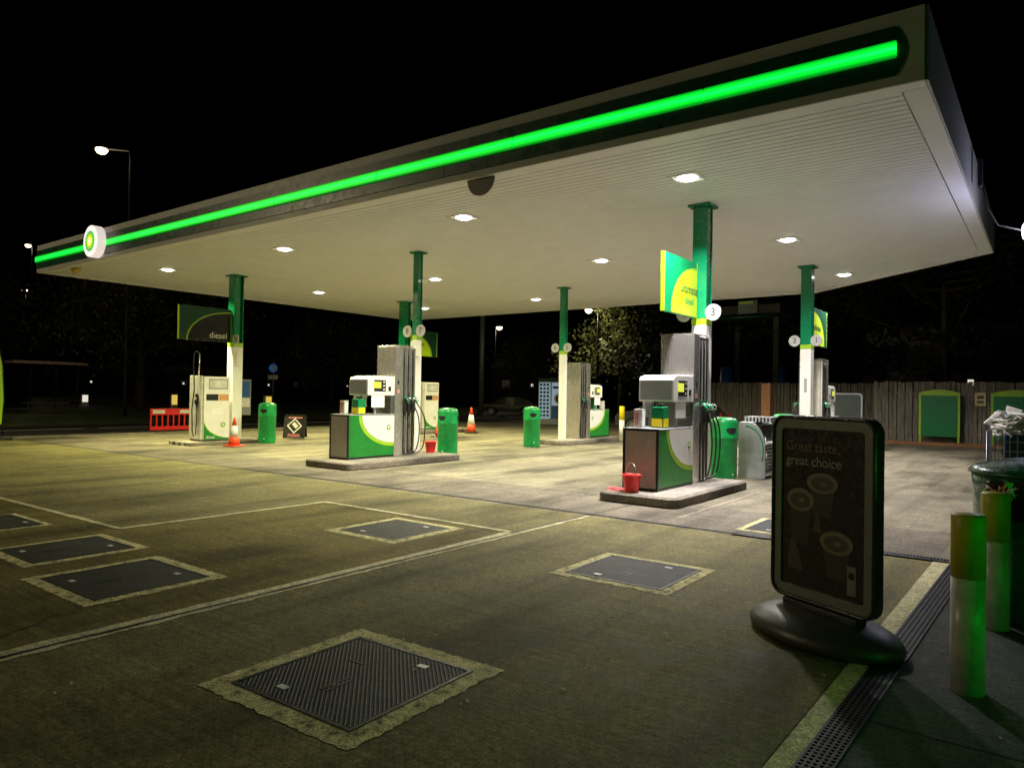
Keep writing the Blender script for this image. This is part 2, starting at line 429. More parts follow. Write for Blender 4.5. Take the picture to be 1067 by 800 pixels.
# pavement + channel drain
sheet('pavement', M['paving'], [(drain_x(-12, 2), -12), (12, -12), (12, 8.2), (drain_x(8.2, 2), 8.2)], .004)
for yy in (-1.5, 1.2, 3.95, 6.55):
    strip('paving_joint', M['black_joint'], [(drain_x(yy, 2) + .01, yy), (12, yy)], .018, .0075, .002)
for xx in (.75, 2.4):
    strip('paving_joint', M['black_joint'], [(xx, -12), (xx, 8.15)], .018, .0105, .002)
sheet('drain_edge', M['pale'], [(drain_x(-12, 0), -12), (drain_x(-12, 1), -12), (drain_x(8.2, 1), 8.2), (drain_x(8.2, 0), 8.2)], .008)
sheet('drain_channel', M['hole'], [(drain_x(-12, 1), -12), (drain_x(-12, 2), -12), (drain_x(8.2, 2), 8.2), (drain_x(8.2, 1), 8.2)], .0045)
dg_ = MB(); y = 1.6
while y < 8.18:
    a, b_ = drain_x(y, 1) + .005, drain_x(y, 2) - .005
    n = 5; w = (b_ - a) / n
    for k in range(n + 1):
        dg_.box(a + k * w - .006, a + k * w + .006, y, y + .0355, .005, .0125)
    dg_.box(a, b_, y + .022, y + .0355, .005, .0135)
    y += .0355
o = dg_.build('drain_grating', M['grate']); tag(o, 'long slotted iron drain grating between the forecourt concrete and the dark pavement', 'drain grating')
dg_ = MB(); x = -2.95
while x < -.8:
    dg_.box(x, x + .014, 8.215, 8.34, .006, .019); x += .03
dg_.box(-2.95, -.8, 8.335, 8.35, .006, .02); dg_.box(-2.95, -.8, 8.205, 8.22, .006, .02)
o = dg_.build('drain_grating', M['grate']); tag(o, 'short slotted drain grating running from behind the poster stand to the forecourt corner', 'drain grating')

strip('crack', M['black_joint'], [(-5.58, 2.34), (-5.5, 2.22), (-5.52, 2.08), (-5.42, 1.98), (-5.4, 1.86), (-5.3, 1.72)], .012, .0072, .003, .03)
strip('crack', M['black_joint'], [(-3.4, 7.3), (-3.2, 7.25), (-3.05, 7.32), (-2.9, 7.22)], .008, .0078, .003, .03)
random.seed(77)
m = MB()
for k in range(240):
    x = random.uniform(-14, 1.5); y = random.uniform(1.2, 12); q = random.uniform(.008, .022); a = random.uniform(0, 6)
    if -5.8 < x < -4 and y > 9.3: continue
    m.poly([(x + q * cos(a), y + q * sin(a), .016), (x + q * .5 * cos(a + 1.9), y + q * .5 * sin(a + 1.9), .02), (x - q * cos(a), y - q * sin(a), .016), (x + q * .5 * cos(a - 1.7), y + q * .5 * sin(a - 1.7), .019)])
o = m.build('grit', M['pale']); o['kind'] = 'stuff'; o['label'] = 'scattered pale grit and tiny leaf scraps on the forecourt concrete'; o['category'] = 'grit'
# manhole covers
random.seed(11)
def manhole(cx, cy, w, d, sw, label, jag=.02, rz=0):
    t = thing('manhole_cover', label, 'manhole cover', (cx, cy, .0045), rz, 'manhole covers over the tanks')
    m = MB()
    def ring_pt(hw, hd, n, jag):
        pts = []
        for i, (ax, ay, bx_, by) in enumerate(((-hw, -hd, hw, -hd), (hw, -hd, hw, hd), (hw, hd, -hw, hd), (-hw, hd, -hw, -hd))):
            for k in range(n):
                f = k / n; pts.append((ax + (bx_ - ax) * f + random.uniform(-jag, jag), ay + (by - ay) * f + random.uniform(-jag, jag)))
        return pts
    n = 44
    A = ring_pt(w / 2 + sw, d / 2 + sw, n, jag * .55); B = ring_pt(w / 2, d / 2, n, .002)
    va = [m.bm.verts.new((*p, .003)) for p in A]; vb = [m.bm.verts.new((*p, .004)) for p in B]
    for i in range(4 * n): m._f([va[i], va[(i + 1) % (4 * n)], vb[(i + 1) % (4 * n)], vb[i]])
    m.build('surround', M['surround'], t)
    f = MB(); hw, hd = w / 2, d / 2; e = .022
    f.box(-hw, hw, -hd, -hd + e, 0, .009); f.box(-hw, hw, hd - e, hd, 0, .009); f.box(-hw, -hw + e, -hd + e, hd - e, 0, .009); f.box(hw - e, hw, -hd + e, hd - e, 0, .009)
    f.build('frame', M['grate'], t)
    c = MB(); c.prism(rrect(-hw + e + .004, hw - e - .004, -hd + e + .004, hd - e - .004, .03), .0065, 'z', 0); c.build('cover', M['tread'], t)
    k = MB()
    k.box(-hw * .42 - .035, -hw * .42 + .035, -hd * .72 - .02, -hd * .72 + .02, .0065, .0105)
    k.box(hw * .42 - .035, hw * .42 + .035, hd * .72 - .02, hd * .72 + .02, .0065, .0105)
    k.split('key_plate', M['white'], t)
    k = MB()
    k.box(-hw * .05, -hw * .02, -hd * .5, -hd * .05, .0065, .0088); k.box(hw * .04, hw * .07, -hd * .5, -hd * .1, .0065, .0088)
    k.box(-hw * .5, -hw * .2, hd * .3, hd * .33, .0065, .0088)
    k.split('raised_bar', M['grate'], t)
    return t
manhole(-3.09, 2.71, .94, .93, .125, 'largest, nearest tread plate manhole cover, in a rough pale surround at the bottom', .02, RD(1.5))
manhole(-6.18, 2.90, .98, .92, .11, 'left tread plate manhole cover with rough yellowish surround, in front of its darker twin', .02)
manhole(-7.70, 3.05, .85, .90, .1, 'darkest shiny manhole cover at the left edge with a thin bright frame line', .008)
manhole(-6.06, 5.87, .88, .90, .12, 'manhole cover inside the pale-outlined slab corner, in front of the middle pump island', .012)
manhole(-3.01, 5.90, .93, .88, .1, 'manhole cover in the middle slab between the poster stand and the long joint', .012, RD(.5))
manhole(-9.75, 3.1, 1.0, .62, .07, 'partly cut off manhole cover at the far left edge of the photo', .01)
manhole(-2.5, 9.1, .9, .9, .08, 'worn grey cover half hidden behind the poster stand on the paler concrete', .01)

# ------------------------------------------------------------------ canopy
ZS, ZT = 4.985, 5.79
xA, xB, yA, yC, yD, xE = -24.37, -1.08, 8.65, 19.7, 24.37, -6.13
cn = thing('canopy', 'huge flat white ribbed forecourt canopy with green light line along its grey front', 'canopy', ((xA + xB) / 2, yA, ZS))
ox, oy, oz = cn.location
def cl(x, y, z): return (x - ox, y - oy, z - oz)
def bxc(m, x0, x1, y0, y1, z0, z1): m.box(x0 - ox, x1 - ox, y0 - oy, y1 - oy, z0 - oz, z1 - oz)
def xend(y):
    return xB if y <= yC else xB + (xE - xB) * (y - yC) / (yD - yC)
m = MB(); y = yA + .22; pw = .152
while y < yD - .25:
    y1 = min(y + pw - .02, yD - .25)
    xe = xend(y1) - .26
    bxc(m, xA + .24, xe, y, y1, ZS + .02, ZS + .05)
    y += pw
m.build('soffit', M['soffit'], cn, bevel=.004, seg=1)
m = MB()
pts = [(xA + .1, yA + .1), (xB - .1, yA + .1), (xB - .1, yC), (xE, yD - .1), (xA + .1, yD - .1)]
m.prism([(a - ox, b - oy) for a, b in pts], .5, 'z', .055); m.build('roof_deck', M['grey'], cn)
m = MB()
bxc(m, xA, xB, yA, yA + .2, ZS, ZS + .06); bxc(m, xA, xA + .23, yA + .2, yD - .24, ZS, ZS + .06); bxc(m, xA, xE + .0, yD - .24, yD, ZS, ZS + .06)
bxc(m, xB - .24, xB, yA + .2, yC, ZS, ZS + .06)
q = [(xB, yC), (xE, yD), (xE - .2, yD - .12), (xE - .2, yD - .3), (xB - .24, yC - .05), (xB - .24, yC)]
q = [(xB, yC), (xE, yD), (xE, yD - .34), (xB - .24, yC)]
m.prism([(a - ox, b - oy) for a, b in q], .06, 'z', 0)
m.build('edge_trim', M['soffit'], cn, bevel=.006)
m = MB()
bxc(m, xA, xB, yA - .03, yA - .002, ZS, ZT)
m.build('front_fascia', M['fascia'], cn, bevel=.006)
m = MB()
y = yA
while y < yC - .1:
    bxc(m, xB + .002, xB + .03, y + .003, min(y + 2.74, yC), ZS, ZT); y += 2.75
m.build('side_fascia', M['fascia'], cn, bevel=.004)
m = MB(); bxc(m, xA - .03, xA - .002, yA, yD, ZS, ZT); bxc(m, xA, xE, yD + .002, yD + .03, ZS, ZT); 
m.prism([(a - ox, b - oy) for a, b in ((xB + .03, yC), (xE + .02, yD + .03), (xE, yD + .002), (xB, yC))], ZT - ZS, 'z', 0)
m.build('rear_fascia', M['fascia'], cn)
# dark band with a bowed right end
zb0, zb1 = 5.09, 5.625; xr = -1.36
pts = [(xA + .02, zb0)]
for k in range(13):
    f = k / 12; pts.append((xr + .10 * sin(pi * f), zb0 + (zb1 - zb0) * f))
pts.append((xA + .02, zb1))
m = MB(); m.prism([(a - ox, b - oz) for a, b in pts], .02, 'y', -.052); m.build('dark_band', M['band'], cn)
def diffuser():
    m, nt, b = newmat('backlit green diffuser')
    tc = nt.nodes.new('ShaderNodeTexCoord'); sp = nt.nodes.new('ShaderNodeSeparateXYZ'); nt.links.new(tc.outputs['Object'], sp.inputs[0])
    mr = nt.nodes.new('ShaderNodeMapRange'); mr.inputs[1].default_value = 5.265 - oz; mr.inputs[2].default_value = 5.455 - oz
    nt.links.new(sp.outputs[2], mr.inputs[0])
    rp = ramp(nt, mr.outputs[0], [(0, (0, .10, .004)), (.16, (0, .42, .012)), (.36, (.001, .85, .03)), (.52, (.006, 1.0, .12)), (.68, (.001, .85, .03)), (.86, (0, .42, .012)), (1, (0, .10, .004))])
    n = tex_noise(nt, .5, 3, .5, (1, 0, 0)); r2 = ramp(nt, n.outputs['Fac'], [(.35, [.82] * 3), (.65, [1] * 3)])
    b.inputs['Base Color'].default_value = (0, .1, .01, 1)
    nt.links.new(mul(nt, rp.outputs['Color'], r2.outputs['Color']), b.inputs['Emission Color']); b.inputs['Emission Strength'].default_value = 1.75
    return m
MD = diffuser()
m = MB(); x = xA + .04
while x < -1.4:
    x1 = min(x + 2.97, -1.34); m.box(x - ox, x1 - ox, -.10, -.053, 5.265 - oz, 5.455 - oz); x = x1 + .006
m.build('led_strip', MD, cn, bevel=.02, seg=3)
# panel seams on the band
m = MB()
x = -4.6
while x > -24: m.box(x - ox, x + .008 - ox, -.0545, -.0535, zb0 - oz, 5.27 - oz); x -= 3.3
m.build('band_seam', M['hole'], cn)
# lit roundel
rd = MB()
rd.prism([(-20.11 - ox + .415 * cos(2 * pi * k / 48), 5.40 - oz + .415 * sin(2 * pi * k / 48)) for k in range(48)], .21, 'y', -.31)
rdo = rd.build('roundel', M['logo_rim'], cn)
f = MB(); f.prism([(-20.11 - ox + .40 * cos(2 * pi * k / 48), 5.40 - oz + .40 * sin(2 * pi * k / 48)) for k in range(48)], -.006, 'y', -.312); f.build('roundel_face', M['logo_white'], rdo)
helios(rdo, 'sunburst_emblem', .29, (M['logo_g'], M['logo_l'], M['logo_y'], M['logo_white']), 'y', -.3185, (-20.13 - ox, 5.40 - oz), -.003)
m = MB(); m.prism([(-7.22 - ox + .27 * cos(-pi * k / 20), .27 * sin(-pi * k / 20) - .003) for k in range(21)], .03, 'y', .06)
m.build('speaker_grille', M['brown'], cn)
# security dome at left front
o = MB().lathe([(.13, 0), (.13, -.03), (.11, -.09), (.06, -.12), (.001, -.13)], 20, cl(-22.47, 8.95, ZS)).build('dome_lamp', paint('amber dome', (.5, .33, .05), .3), cn)
# floodlight bracket on the right-hand fascia
fl = thing('floodlight', 'cool white floodlight on a thin arm beyond the right edge of the canopy', 'floodlight', (-1.0, 13.9, 4.45))
bx('mounting_box', M['black'], fl, .032, .10, -.12, .12, .62, 1.1, .02)
MB().tube([(.10, 0, .64), (.16, .04, .3), (.3, .2, .02), (.66, .53, -.06)], .012).build('arm', M['polep'], fl)
o = MB().lathe([(.06, .0), (.10, -.05), (.115, -.14), (.10, -.26), (.05, -.32)], 20, (.72, .55, .1)).build('lamp_head', M['white_lamp'], fl)

# ceiling lights
lamp_cols = {0: (1, .95, .97), 1: (1, .955, .72), 2: (1, .95, .52), 3: (1, .94, .44)}
proto = None
names = ['right', 'second from right', 'third from right', 'left']
rows = [10.55, 15.9, 21.2]; cols = [-4.55, -9.15, -14.88, -20.4]
rown = ['front row', 'middle row', 'back row']
coln = ['furthest right', 'second from right', 'second from left', 'furthest left']
for j, yy in enumerate(rows):
    for i, xx in enumerate(cols):
        if proto is None:
            t = thing('canopy_light', '', 'ceiling light', (xx, yy, ZS + .02), 0, 'recessed lights in the canopy soffit')
            f = MB(); f.box(-.24, .24, -.24, -.19, -.012, -.001); f.box(-.24, .24, .19, .24, -.012, -.001); f.box(-.24, -.19, -.19, .19, -.012, -.001); f.box(.19, .24, -.19, .19, -.012, -.001)
            f.build('frame', M['offwhite'], t)
            MB().lathe([(.155, -.002), (.15, -.012), (.12, -.03), (.05, -.04), (.001, -.041)], 24).build('lens', M['lamp'], t)
            proto = t
        else: t = dup(proto, (xx, yy, ZS + .02))
        t['label'] = 'bright recessed canopy light, %s in the %s of lights' % (coln[i], rown[j])
        L = bpy.data.lights.new('canopy_lamp', 'AREA'); L.shape = 'DISK'; L.size = .34
        L.color = lamp_cols[i]; L.energy = [350, 355, 380, 400][i]
        L.spread = RD(134 if j == 0 else 152)
        lo = bpy.data.objects.new('canopy_lamp', L); COL.objects.link(lo); lo.location = (xx, yy, ZS - .045)
def point(name, loc, e, col, r=.15):
    L = bpy.data.lights.new(name, 'POINT'); L.energy = e; L.color = col; L.shadow_soft_size = r
    o = bpy.data.objects.new(name, L); COL.objects.link(o); o.location = loc; return o
point('flood_lamp', (-.12, 13.7, 4.1), 75, (.66, .66, 1), .3)

# ------------------------------------------------------------------ columns
def column(x, y, w, z0, label):
    t = thing('canopy_column', label, 'column', (x, y, z0), 0, 'canopy columns in two rows of three')
    h = w / 2
    bx('lower_cladding', M['white'], t, -h, h, -h, h, 0, 2.86 - z0, .012)
    bx('lime_band', M['lime'], t, -h - .002, h + .002, -h - .002, h + .002, 2.862 - z0, 2.975 - z0, .01)
    m = MB(); a = h * .98
    zt = ZS - z0 - .0; zz = 2.977 - z0
    # H-shaped steel section: two flanges and a web
    m.box(-a, a, -a, -a + .03, zz, zt + .02); m.box(-a, a, a - .03, a, zz, zt + .02); m.box(-.06, .06, -a + .03, a - .03, zz, zt + .02)
    m.box(a - .02, a, -a + .03, a * .2, zz, zt + .02)
    m.build('upper_shaft', M['green'], t, bevel=.004)
    bx('top_plate', M['green'], t, -h - .07, h + .07, -h - .07, h + .07, zt - .02, zt + .018)
    return t, h, z0
def disc(t, x, y, z, dig):
    o = MB().prism([(x + .145 * cos(2 * pi * k / 32), z + .145 * sin(2 * pi * k / 32)) for k in range(32)], .03, 'y', y).build('number_disc', M['discw'], t, bevel=.004)
    text(dig, 'digit', M['black'], o, .2, (x, y - .004, z), FACE_MY, ext=.001)
def plate(t, x0, x1, y, z0, z1):
    bx('notice_plate', M['white'], t, x0, x1, y, y + .02, z0, z1)
ISL = .145
cspec = [(-4.99, 12.27, .27, ISL, 'thick green and white column beside the nearest right-hand pump, with disc 3', ('4', '3')),
         (-12.37, 12.6, .17, ISL, 'slim green and white column of the middle front island, with discs 7 and 8', ('8', '7')),
         (-19.6, 12.25, .32, ISL, 'thick green and white column of the left front island next to the diesel sign', ('', '9')),
         (-5.04, 19.4, .27, ISL, 'green and white column behind the poster stand, with discs 1 and 2', ('2', '1')),
         (-12.45, 19.3, .19, ISL, 'slim green and white column in front of the tall steel pump in the centre', ('6', '5')),
         (-19.6, 19.3, .32, ISL, 'dark green column partly hidden behind the middle pump tower', ('', ''))]
for x, y, w, z0, lb, dg in cspec:
    t, h, z0 = column(x, y, w, z0, lb)
    for s, d in zip((-1, 1), dg):
        if d:
            disc(t, s * (h + .135), -h - .035, 3.07 - z0, d)
            MB().tube([(s * h * .9, -h + .02, 3.07 - z0), (s * (h + .1), -h + .01, 3.07 - z0)], .012, 6).build('disc_arm', M['grey'], t)
    if (x, y) in ((-4.99, 12.25), (-12.37, 12.6)):
        plate(t, -h - .01, h + .13, -h - .03, 2.46 - z0, 2.84 - z0)
        MB().box(h, h + .1, -h - .01, -h + .02, 2.5 - z0, 2.8 - z0).build('plate_bracket', M['grey'], t)
    if (x, y) == (-19.6, 12.25):
        bx('small_notice', M['pink'], t, -.04, .04, -h - .012, -h - .002, 1.5 - z0, 1.72 - z0)
        bx('side_box', M['white'], t, h + .002, h + .06, -.08, .08, 2.3 - z0, 2.72 - z0)
    if (x, y) == (-5.04, 19.4):
        bx('small_notice', M['grey'], t, -.03, .04, -h - .012, -h - .002, 1.75 - z0, 2.1 - z0)

# hanging flag signs -------------------------------------------------
def flag_sign(x, ynear, yfar, label, kind):
    t = thing('flag_sign', label, 'hanging sign', (x, (ynear + yfar) / 2, 2.98), 0)
    L = (yfar - ynear) / 2; Hh = .97
    bg = M['green_sign'] if kind == 'ultimate' else M['dark_green']
    body = bx('sign_box', bg, t, -.03, .03, -L, L, 0, Hh, .004)
    bx('end_cap', M['lime_sign'], t, -.032, .032, -L - .02, -L - .001, 0, Hh)
    bx('end_cap', M['lime_sign'], t, -.032, .032, L + .001, L + .02, 0, Hh)
    col_side = 1 if kind != 'mirror' else 1
    # curved panel: large ellipse quarter centred at the lower corner next to the column
    def curve(ru, rv, x0, th, mat, name, dirn):
        pts = [(dirn * L * .98, .01)]
        n = 24
        for k in range(n + 1):
            a = pi / 2 * k / n
            pts.append((dirn * (L * .98 - ru * sin(pi / 2 - a)), .01 + rv * sin(a)) if False else (dirn * (L * .98 - ru * cos(a)), .01 + rv * sin(a)))
        for sx in (1, -1):
            MB().prism(pts, sx * th, 'x', sx * x0).build(name, mat, t)
    dirn = 1 if kind != 'rear' else -1
    if kind == 'diesel':
        curve(2 * L * .86, Hh * .90, .031, .002, M['lime'], 'lime_arc', dirn)
        curve(2 * L * .83, Hh * .86, .0332, .002, M['poster'], 'dark_panel', dirn)
        text('diesel', 'lettering', M['white'], t, .25, (.0365, L * .50, .17), FACE_PX)
    else:
        curve(2 * L * .80, Hh * .88, .031, .002, M['lime'], 'lime_arc', dirn)
        curve(2 * L * .74, Hh * .84, .0332, .002, M['lime_sign'], 'yellow_panel', dirn)
        text('ultimate', 'lettering', M['dark_green'], t, .225, (.0365, dirn * L * .48, .46), FACE_PX)
        text('diesel', 'lettering', M['green_sign'], t, .16, (.0365, dirn * L * .50, .26), FACE_PX)
    return t
flag_sign(-5.05, 10.78, 12.1, 'green and yellow ultimate sign hanging over the nearest right-hand pump', 'ultimate')
flag_sign(-19.62, 10.5, 12.08, 'dark sign reading diesel on the left front column', 'diesel')
flag_sign(-4.95, 19.56, 20.9, 'small green and yellow sign seen edge-on behind the column with discs 1 and 2', 'rear')
t = flag_sign(-19.5, 19.5, 20.95, 'dark green sign glimpsed behind the middle front column', 'rear')

# ------------------------------------------------------------------ islands
def island(x0, x1, y0, y1, label, bw=False, hs=.9):
    t = thing('pump_island', label, 'pump island', ((x0 + x1) / 2, (y0 + y1) / 2, .001), 0, 'raised kerbed islands under the pumps'); t.scale = (1, 1, hs)
    a, b = (x1 - x0) / 2, (y1 - y0) / 2
    m = MB(); m.prism(rrect(-a, a, -b, b, .17, 5), .155, 'z', 0); m.build('kerb_ring', M['kerb'], t, bevel=.03, seg=3)
    m = MB(); m.prism(rrect(-a + .06, a - .06, -b + .06, b - .06, .1, 5), .014, 'z', .15); m.build('island_top', M['kerbtop'], t, bevel=.006)
    if bw:
        m = MB(); 
        for k in range(3): m.box(-a + .2 + k * .3, -a + .32 + k * .3, -b - .004, -b + .05, .002, .15)
        m.split('white_kerb_mark', M['white'], t)
    return t
island(-5.5, -4.2, 9.48, 12.55, 'long kerbed island nearest the camera, carrying the right-hand pump and a red bucket')
island(-12.62, -11.15, 9.5, 12.95, 'kerbed island under the middle front pump')
island(-20.15, -18.9, 10.5, 13.2, 'left front island under the white diesel pump, with a black and white end', True, .62)
island(-5.7, -4.3, 18.6, 22.6, 'rear right island hidden behind the poster stand')
island(-13.05, -12.0, 18.75, 22.4, 'pale rear island under the tall steel pump in the centre')
island(-20.3, -18.95, 18.6, 22.6, 'rear left island behind the middle pump')

# ------------------------------------------------------------------ multi-hose pumps
def swoosh(t, side, x, y0, y1, z0, z1, green, sgn=1):
    # side +1/-1 face; white upper area ending in an ellipse, on a green panel; ellipse centre at (yc, z1)
    W, H = y1 - y0, z1 - z0
    def region(ru, rv, xo, mat, name):
        n = 26; pts = [(y1, z1)]
        for k in range(n + 1):
            a = pi / 2 * k / n
            pts.append((y1 - ru * cos(a), z1 - rv * sin(a)))
        MB().prism(pts, side * .002, 'x', side * xo).build(name, mat, t)
    MB().box(min(side * x, side * (x + .003)), max(side * x, side * (x + .003)), y0, y1, z0, z1).build('green_panel', green, t)
    region(W * .80, H * .78, x + .0035, M['lime'], 'lime_arc')
    region(W * .73, H * .69, x + .006, M['white'], 'white_panel')
def nozzle_group(t, s, x, y, zt, i):
    # holster, nozzle and its hose on side s
    bx('holster', M['black'], t, min(s * x, s * (x + .07)), max(s * x, s * (x + .07)), y - .05, y + .05, 1.0, 1.30, .01)
    m = MB(); m.tube([(s * (x + .07), y, 1.34), (s * (x + .12), y + .01, 1.27), (s * (x + .15), y + .02, 1.19)], .022, 8)
    m.tube([(s * (x + .05), y, 1.37), (s * (x - .02), y, 1.42)], .011, 8)
    nz = m.build('nozzle', M['green'] if i != 1 else M['dark_green'], t)
    MB().tube([(s * (x + .10), y + .01, 1.22), (s * (x + .19), y + .015, 1.24), (s * (x + .19), y + .02, 1.30), (s * (x + .12), y + .01, 1.33)], .008, 6).build('trigger_guard', M['steel'], nz)
    o = .03 + .05 * i
    pts = []
    P = [Vector((s * (x + .15), y + .02, 1.19)), Vector((s * (x + .17), y + .10 + o, .9)), Vector((s * (x + .16), y + .15 + o, .5)), Vector((s * (x + .12), y + .10 + o, .14)), Vector((s * (x + .05), y + .02, .05)), Vector((s * (x + .02), y, .16)), Vector((s * (x + .015), y, 1.0)), Vector((s * (x + .015), y, zt))]
    n = len(P)
    for k in range(n - 1):
        p0, p1, p2, p3 = P[max(k - 1, 0)], P[k], P[k + 1], P[min(k + 2, n - 1)]
        for f in [j / 6 for j in range(6)]:
            pts.append(.5 * ((2 * p1) + (p2 - p0) * f + (2 * p0 - 5 * p1 + 4 * p2 - p3) * f * f + (3 * p1 - p0 - 3 * p2 + p3) * f ** 3))
    pts.append(P[-1])
    MB().tube(pts, .0135, 8).build('hose', M['black'], t)
def pump_multi(label):
    t = thing('fuel_pump', label, 'fuel pump', (0, 0, 0), 0, 'tall steel multi-hose fuel pumps')
    w = .30
    # tower
    m = MB(); m.box(-w, w, .001, .22, .0, 2.48); m.box(-w + .05, w - .05, .22, .63, 0, 2.46)
    m.build('tower', M['steel'], t, bevel=.012)
    for s in (-1, 1):
        m = MB()
        for yy in (.225, .36, .495, .61): m.box(min(s * (w - .05), s * (w + .0)), max(s * (w - .05), s * (w + .0)), yy, yy + .028, 0.02, 2.46)
        m.split('channel_rib', M['steel'], t, bevel=.006)
        m = MB()
        for yy in (.255, .39, .525): m.box(min(s * (w - .0495), s * (w - .045)), max(s * (w - .0495), s * (w - .045)), yy, yy + .083, .02, 2.42)
        m.split('channel_back', M['steel_d'], t)
        for yy, mt in ((.297, 'green_sign'), (.432, 'black'), (.567, 'crate')):
            bx('grade_label', M[mt], t, min(s * (w - .044), s * (w - .04)), max(s * (w - .044), s * (w - .04)), yy - .03, yy + .03, 1.55, 1.80)
        bx('sticker', M['pink'], t, min(s * (w + .001), s * (w + .003)), max(s * (w + .001), s * (w + .003)), .07, .15, 1.42, 1.50)
        bx('sticker', M['black'], t, min(s * (w + .001), s * (w + .003)), max(s * (w + .001), s * (w + .003)), .08, .13, 1.62, 1.70)
        for i, yy in enumerate((.297, .432, .567)): nozzle_group(t, s, w - .03, yy, 2.40, i)
    bx('tower_cap', M['steel'], t, -w + .0, w, .0, .64, 2.482, 2.50, .004)
    # cabinet
    cb = bx('cabinet', M['pump_green'], t, -w + .01, w - .01, -1.30, -.004, .04, .93, .006)
    bx('plinth', M['black'], t, -w + .004, w - .004, -1.31, -.003, 0, .038)
    f = MB()
    for x0, x1 in ((-w, -w + .035), (w - .035, w)): f.box(x0, x1, -1.325, -1.29, .0, .95)
    f.box(-w + .035, w - .035, -1.322, -1.30, .915, .95)
    f.build('corner_frame', M['black'], t, bevel=.006)
    bx('end_panel', M['pgrey'], t, -w + .04, w - .04, -1.316, -1.302, .045, .91, .003)
    bx('cabinet_top', M['grey'], t, -w, w, -1.285, -.002, .932, .95, .006)
    for s in (-1, 1):
        swoosh(t, s, w - .008, -1.285, -.005, .05, .925, M['pump_green'])
        helios(t, 'sunburst_emblem', .062, (M['pump_green'], M['lime'], M['white'], M['white']), 'x', s * (w + .002), (-.17, .66), s * .002)
    # recess between cabinet and head
    bx('recess_panel', M['steel_d'], t, -w + .03, w - .03, -.10, -.002, .951, 1.36)
    m = MB(); m.box(-w + .06, -w + .10, -.55, -.5, .951, 1.36); m.box(w - .10, w - .06, -.55, -.5, .951, 1.36)
    m.split('head_post', M['grey'], t)
    m = MB()
    for k in range(7): m.box(w - .034, w - .028, -.3, -.03, 1.0 + k * .045, 1.012 + k * .045)
    m.build('vent_slat', M['hole'], t)
    # head
    z0, z1 = 1.36, 1.79
    m = MB(); m.prism([(-.80, z0), (-.006, z0), (-.006, z1), (-.62, z1), (-.76, z1 - .035), (-.80, z1 - .08)], .60, 'x', -.30)
    m.build('head', M['white'], t, bevel=.012)
    bx('head_end_panel', M['grey'], t, -.27, .27, -.806, -.798, z0 + .03, z1 - .09, .003)
    for s in (-1, 1):
        hx = .301
        def sb(name, mat, y0, y1, za, zb, e=.004, par=t): return bx(name, mat, par, min(s * hx, s * (hx + e)), max(s * hx, s * (hx + e)), y0, y1, za, zb)
        d = sb('display_bezel', M['black'], -.62, -.28, z0 + .09, z1 - .09)
        bx('lit_display', M['display'], d, min(s * (hx + .004), s * (hx + .007)), max(s * (hx + .004), s * (hx + .007)), -.64, -.42, z0 + .16, z0 + .30)
        sb('keypad', M['black'], -.20, -.12, z0 + .10, z0 + .2)
        for k in range(3): bx('button', M['white'], d, min(s * (hx + .004), s * (hx + .006)), max(s * (hx + .004), s * (hx + .006)), -.36, -.31, z0 + .12 + k * .08, z0 + .15 + k * .08)
        bx('paper_notice', M['paper'], t, min(s * (.285), s * (.289)), max(s * .285, s * .289), -.68, -.30, 1.10, 1.355)
    # leaflet box and screen wash box on the cabinet top
    bx('leaflet_box', M['offwhite'], t, -.22, -.08, -1.12, -1.0, .951, 1.24, .005)
    bx('leaflet', M['pink'], t, -.2, -.14, -1.128, -1.122, .98, 1.2)
    bx('leaflet', M['paper'], t, -.0795, -.076, -1.1, -1.02, .98, 1.2)
    bx('wash_box', M['green_sign'], t, .02, .22, -1.0, -.78, .951, 1.28, .012)
    bx('wash_handle', M['black'], t, .06, .18, -.93, -.85, 1.281, 1.33, .01)
    bx('wash_label', M['ybright'], t, .03, .21, -1.006, -1.001, .97, 1.1)
    bx('wash_label', M['ybright'], t, .2205, .224, -.98, -.80, .97, 1.1)
    return t
P5 = pump_multi('nearest steel fuel pump with grey head box, green cabinet and ultimate sign above')
P5.location = (-5.02, 11.31, ISL)
dup(P5, (-12.06, 11.31, ISL), 0, 'steel fuel pump on the middle front island with lime screen-wash box and slim column')
dup(P5, (-12.67, 20.89, ISL), pi, 'tall plain steel pump tower in the centre, its green cabinet facing away')
dup(P5, (-5.15, 20.85, ISL), pi, 'steel fuel pump behind the poster stand and the column with discs 1 and 2')

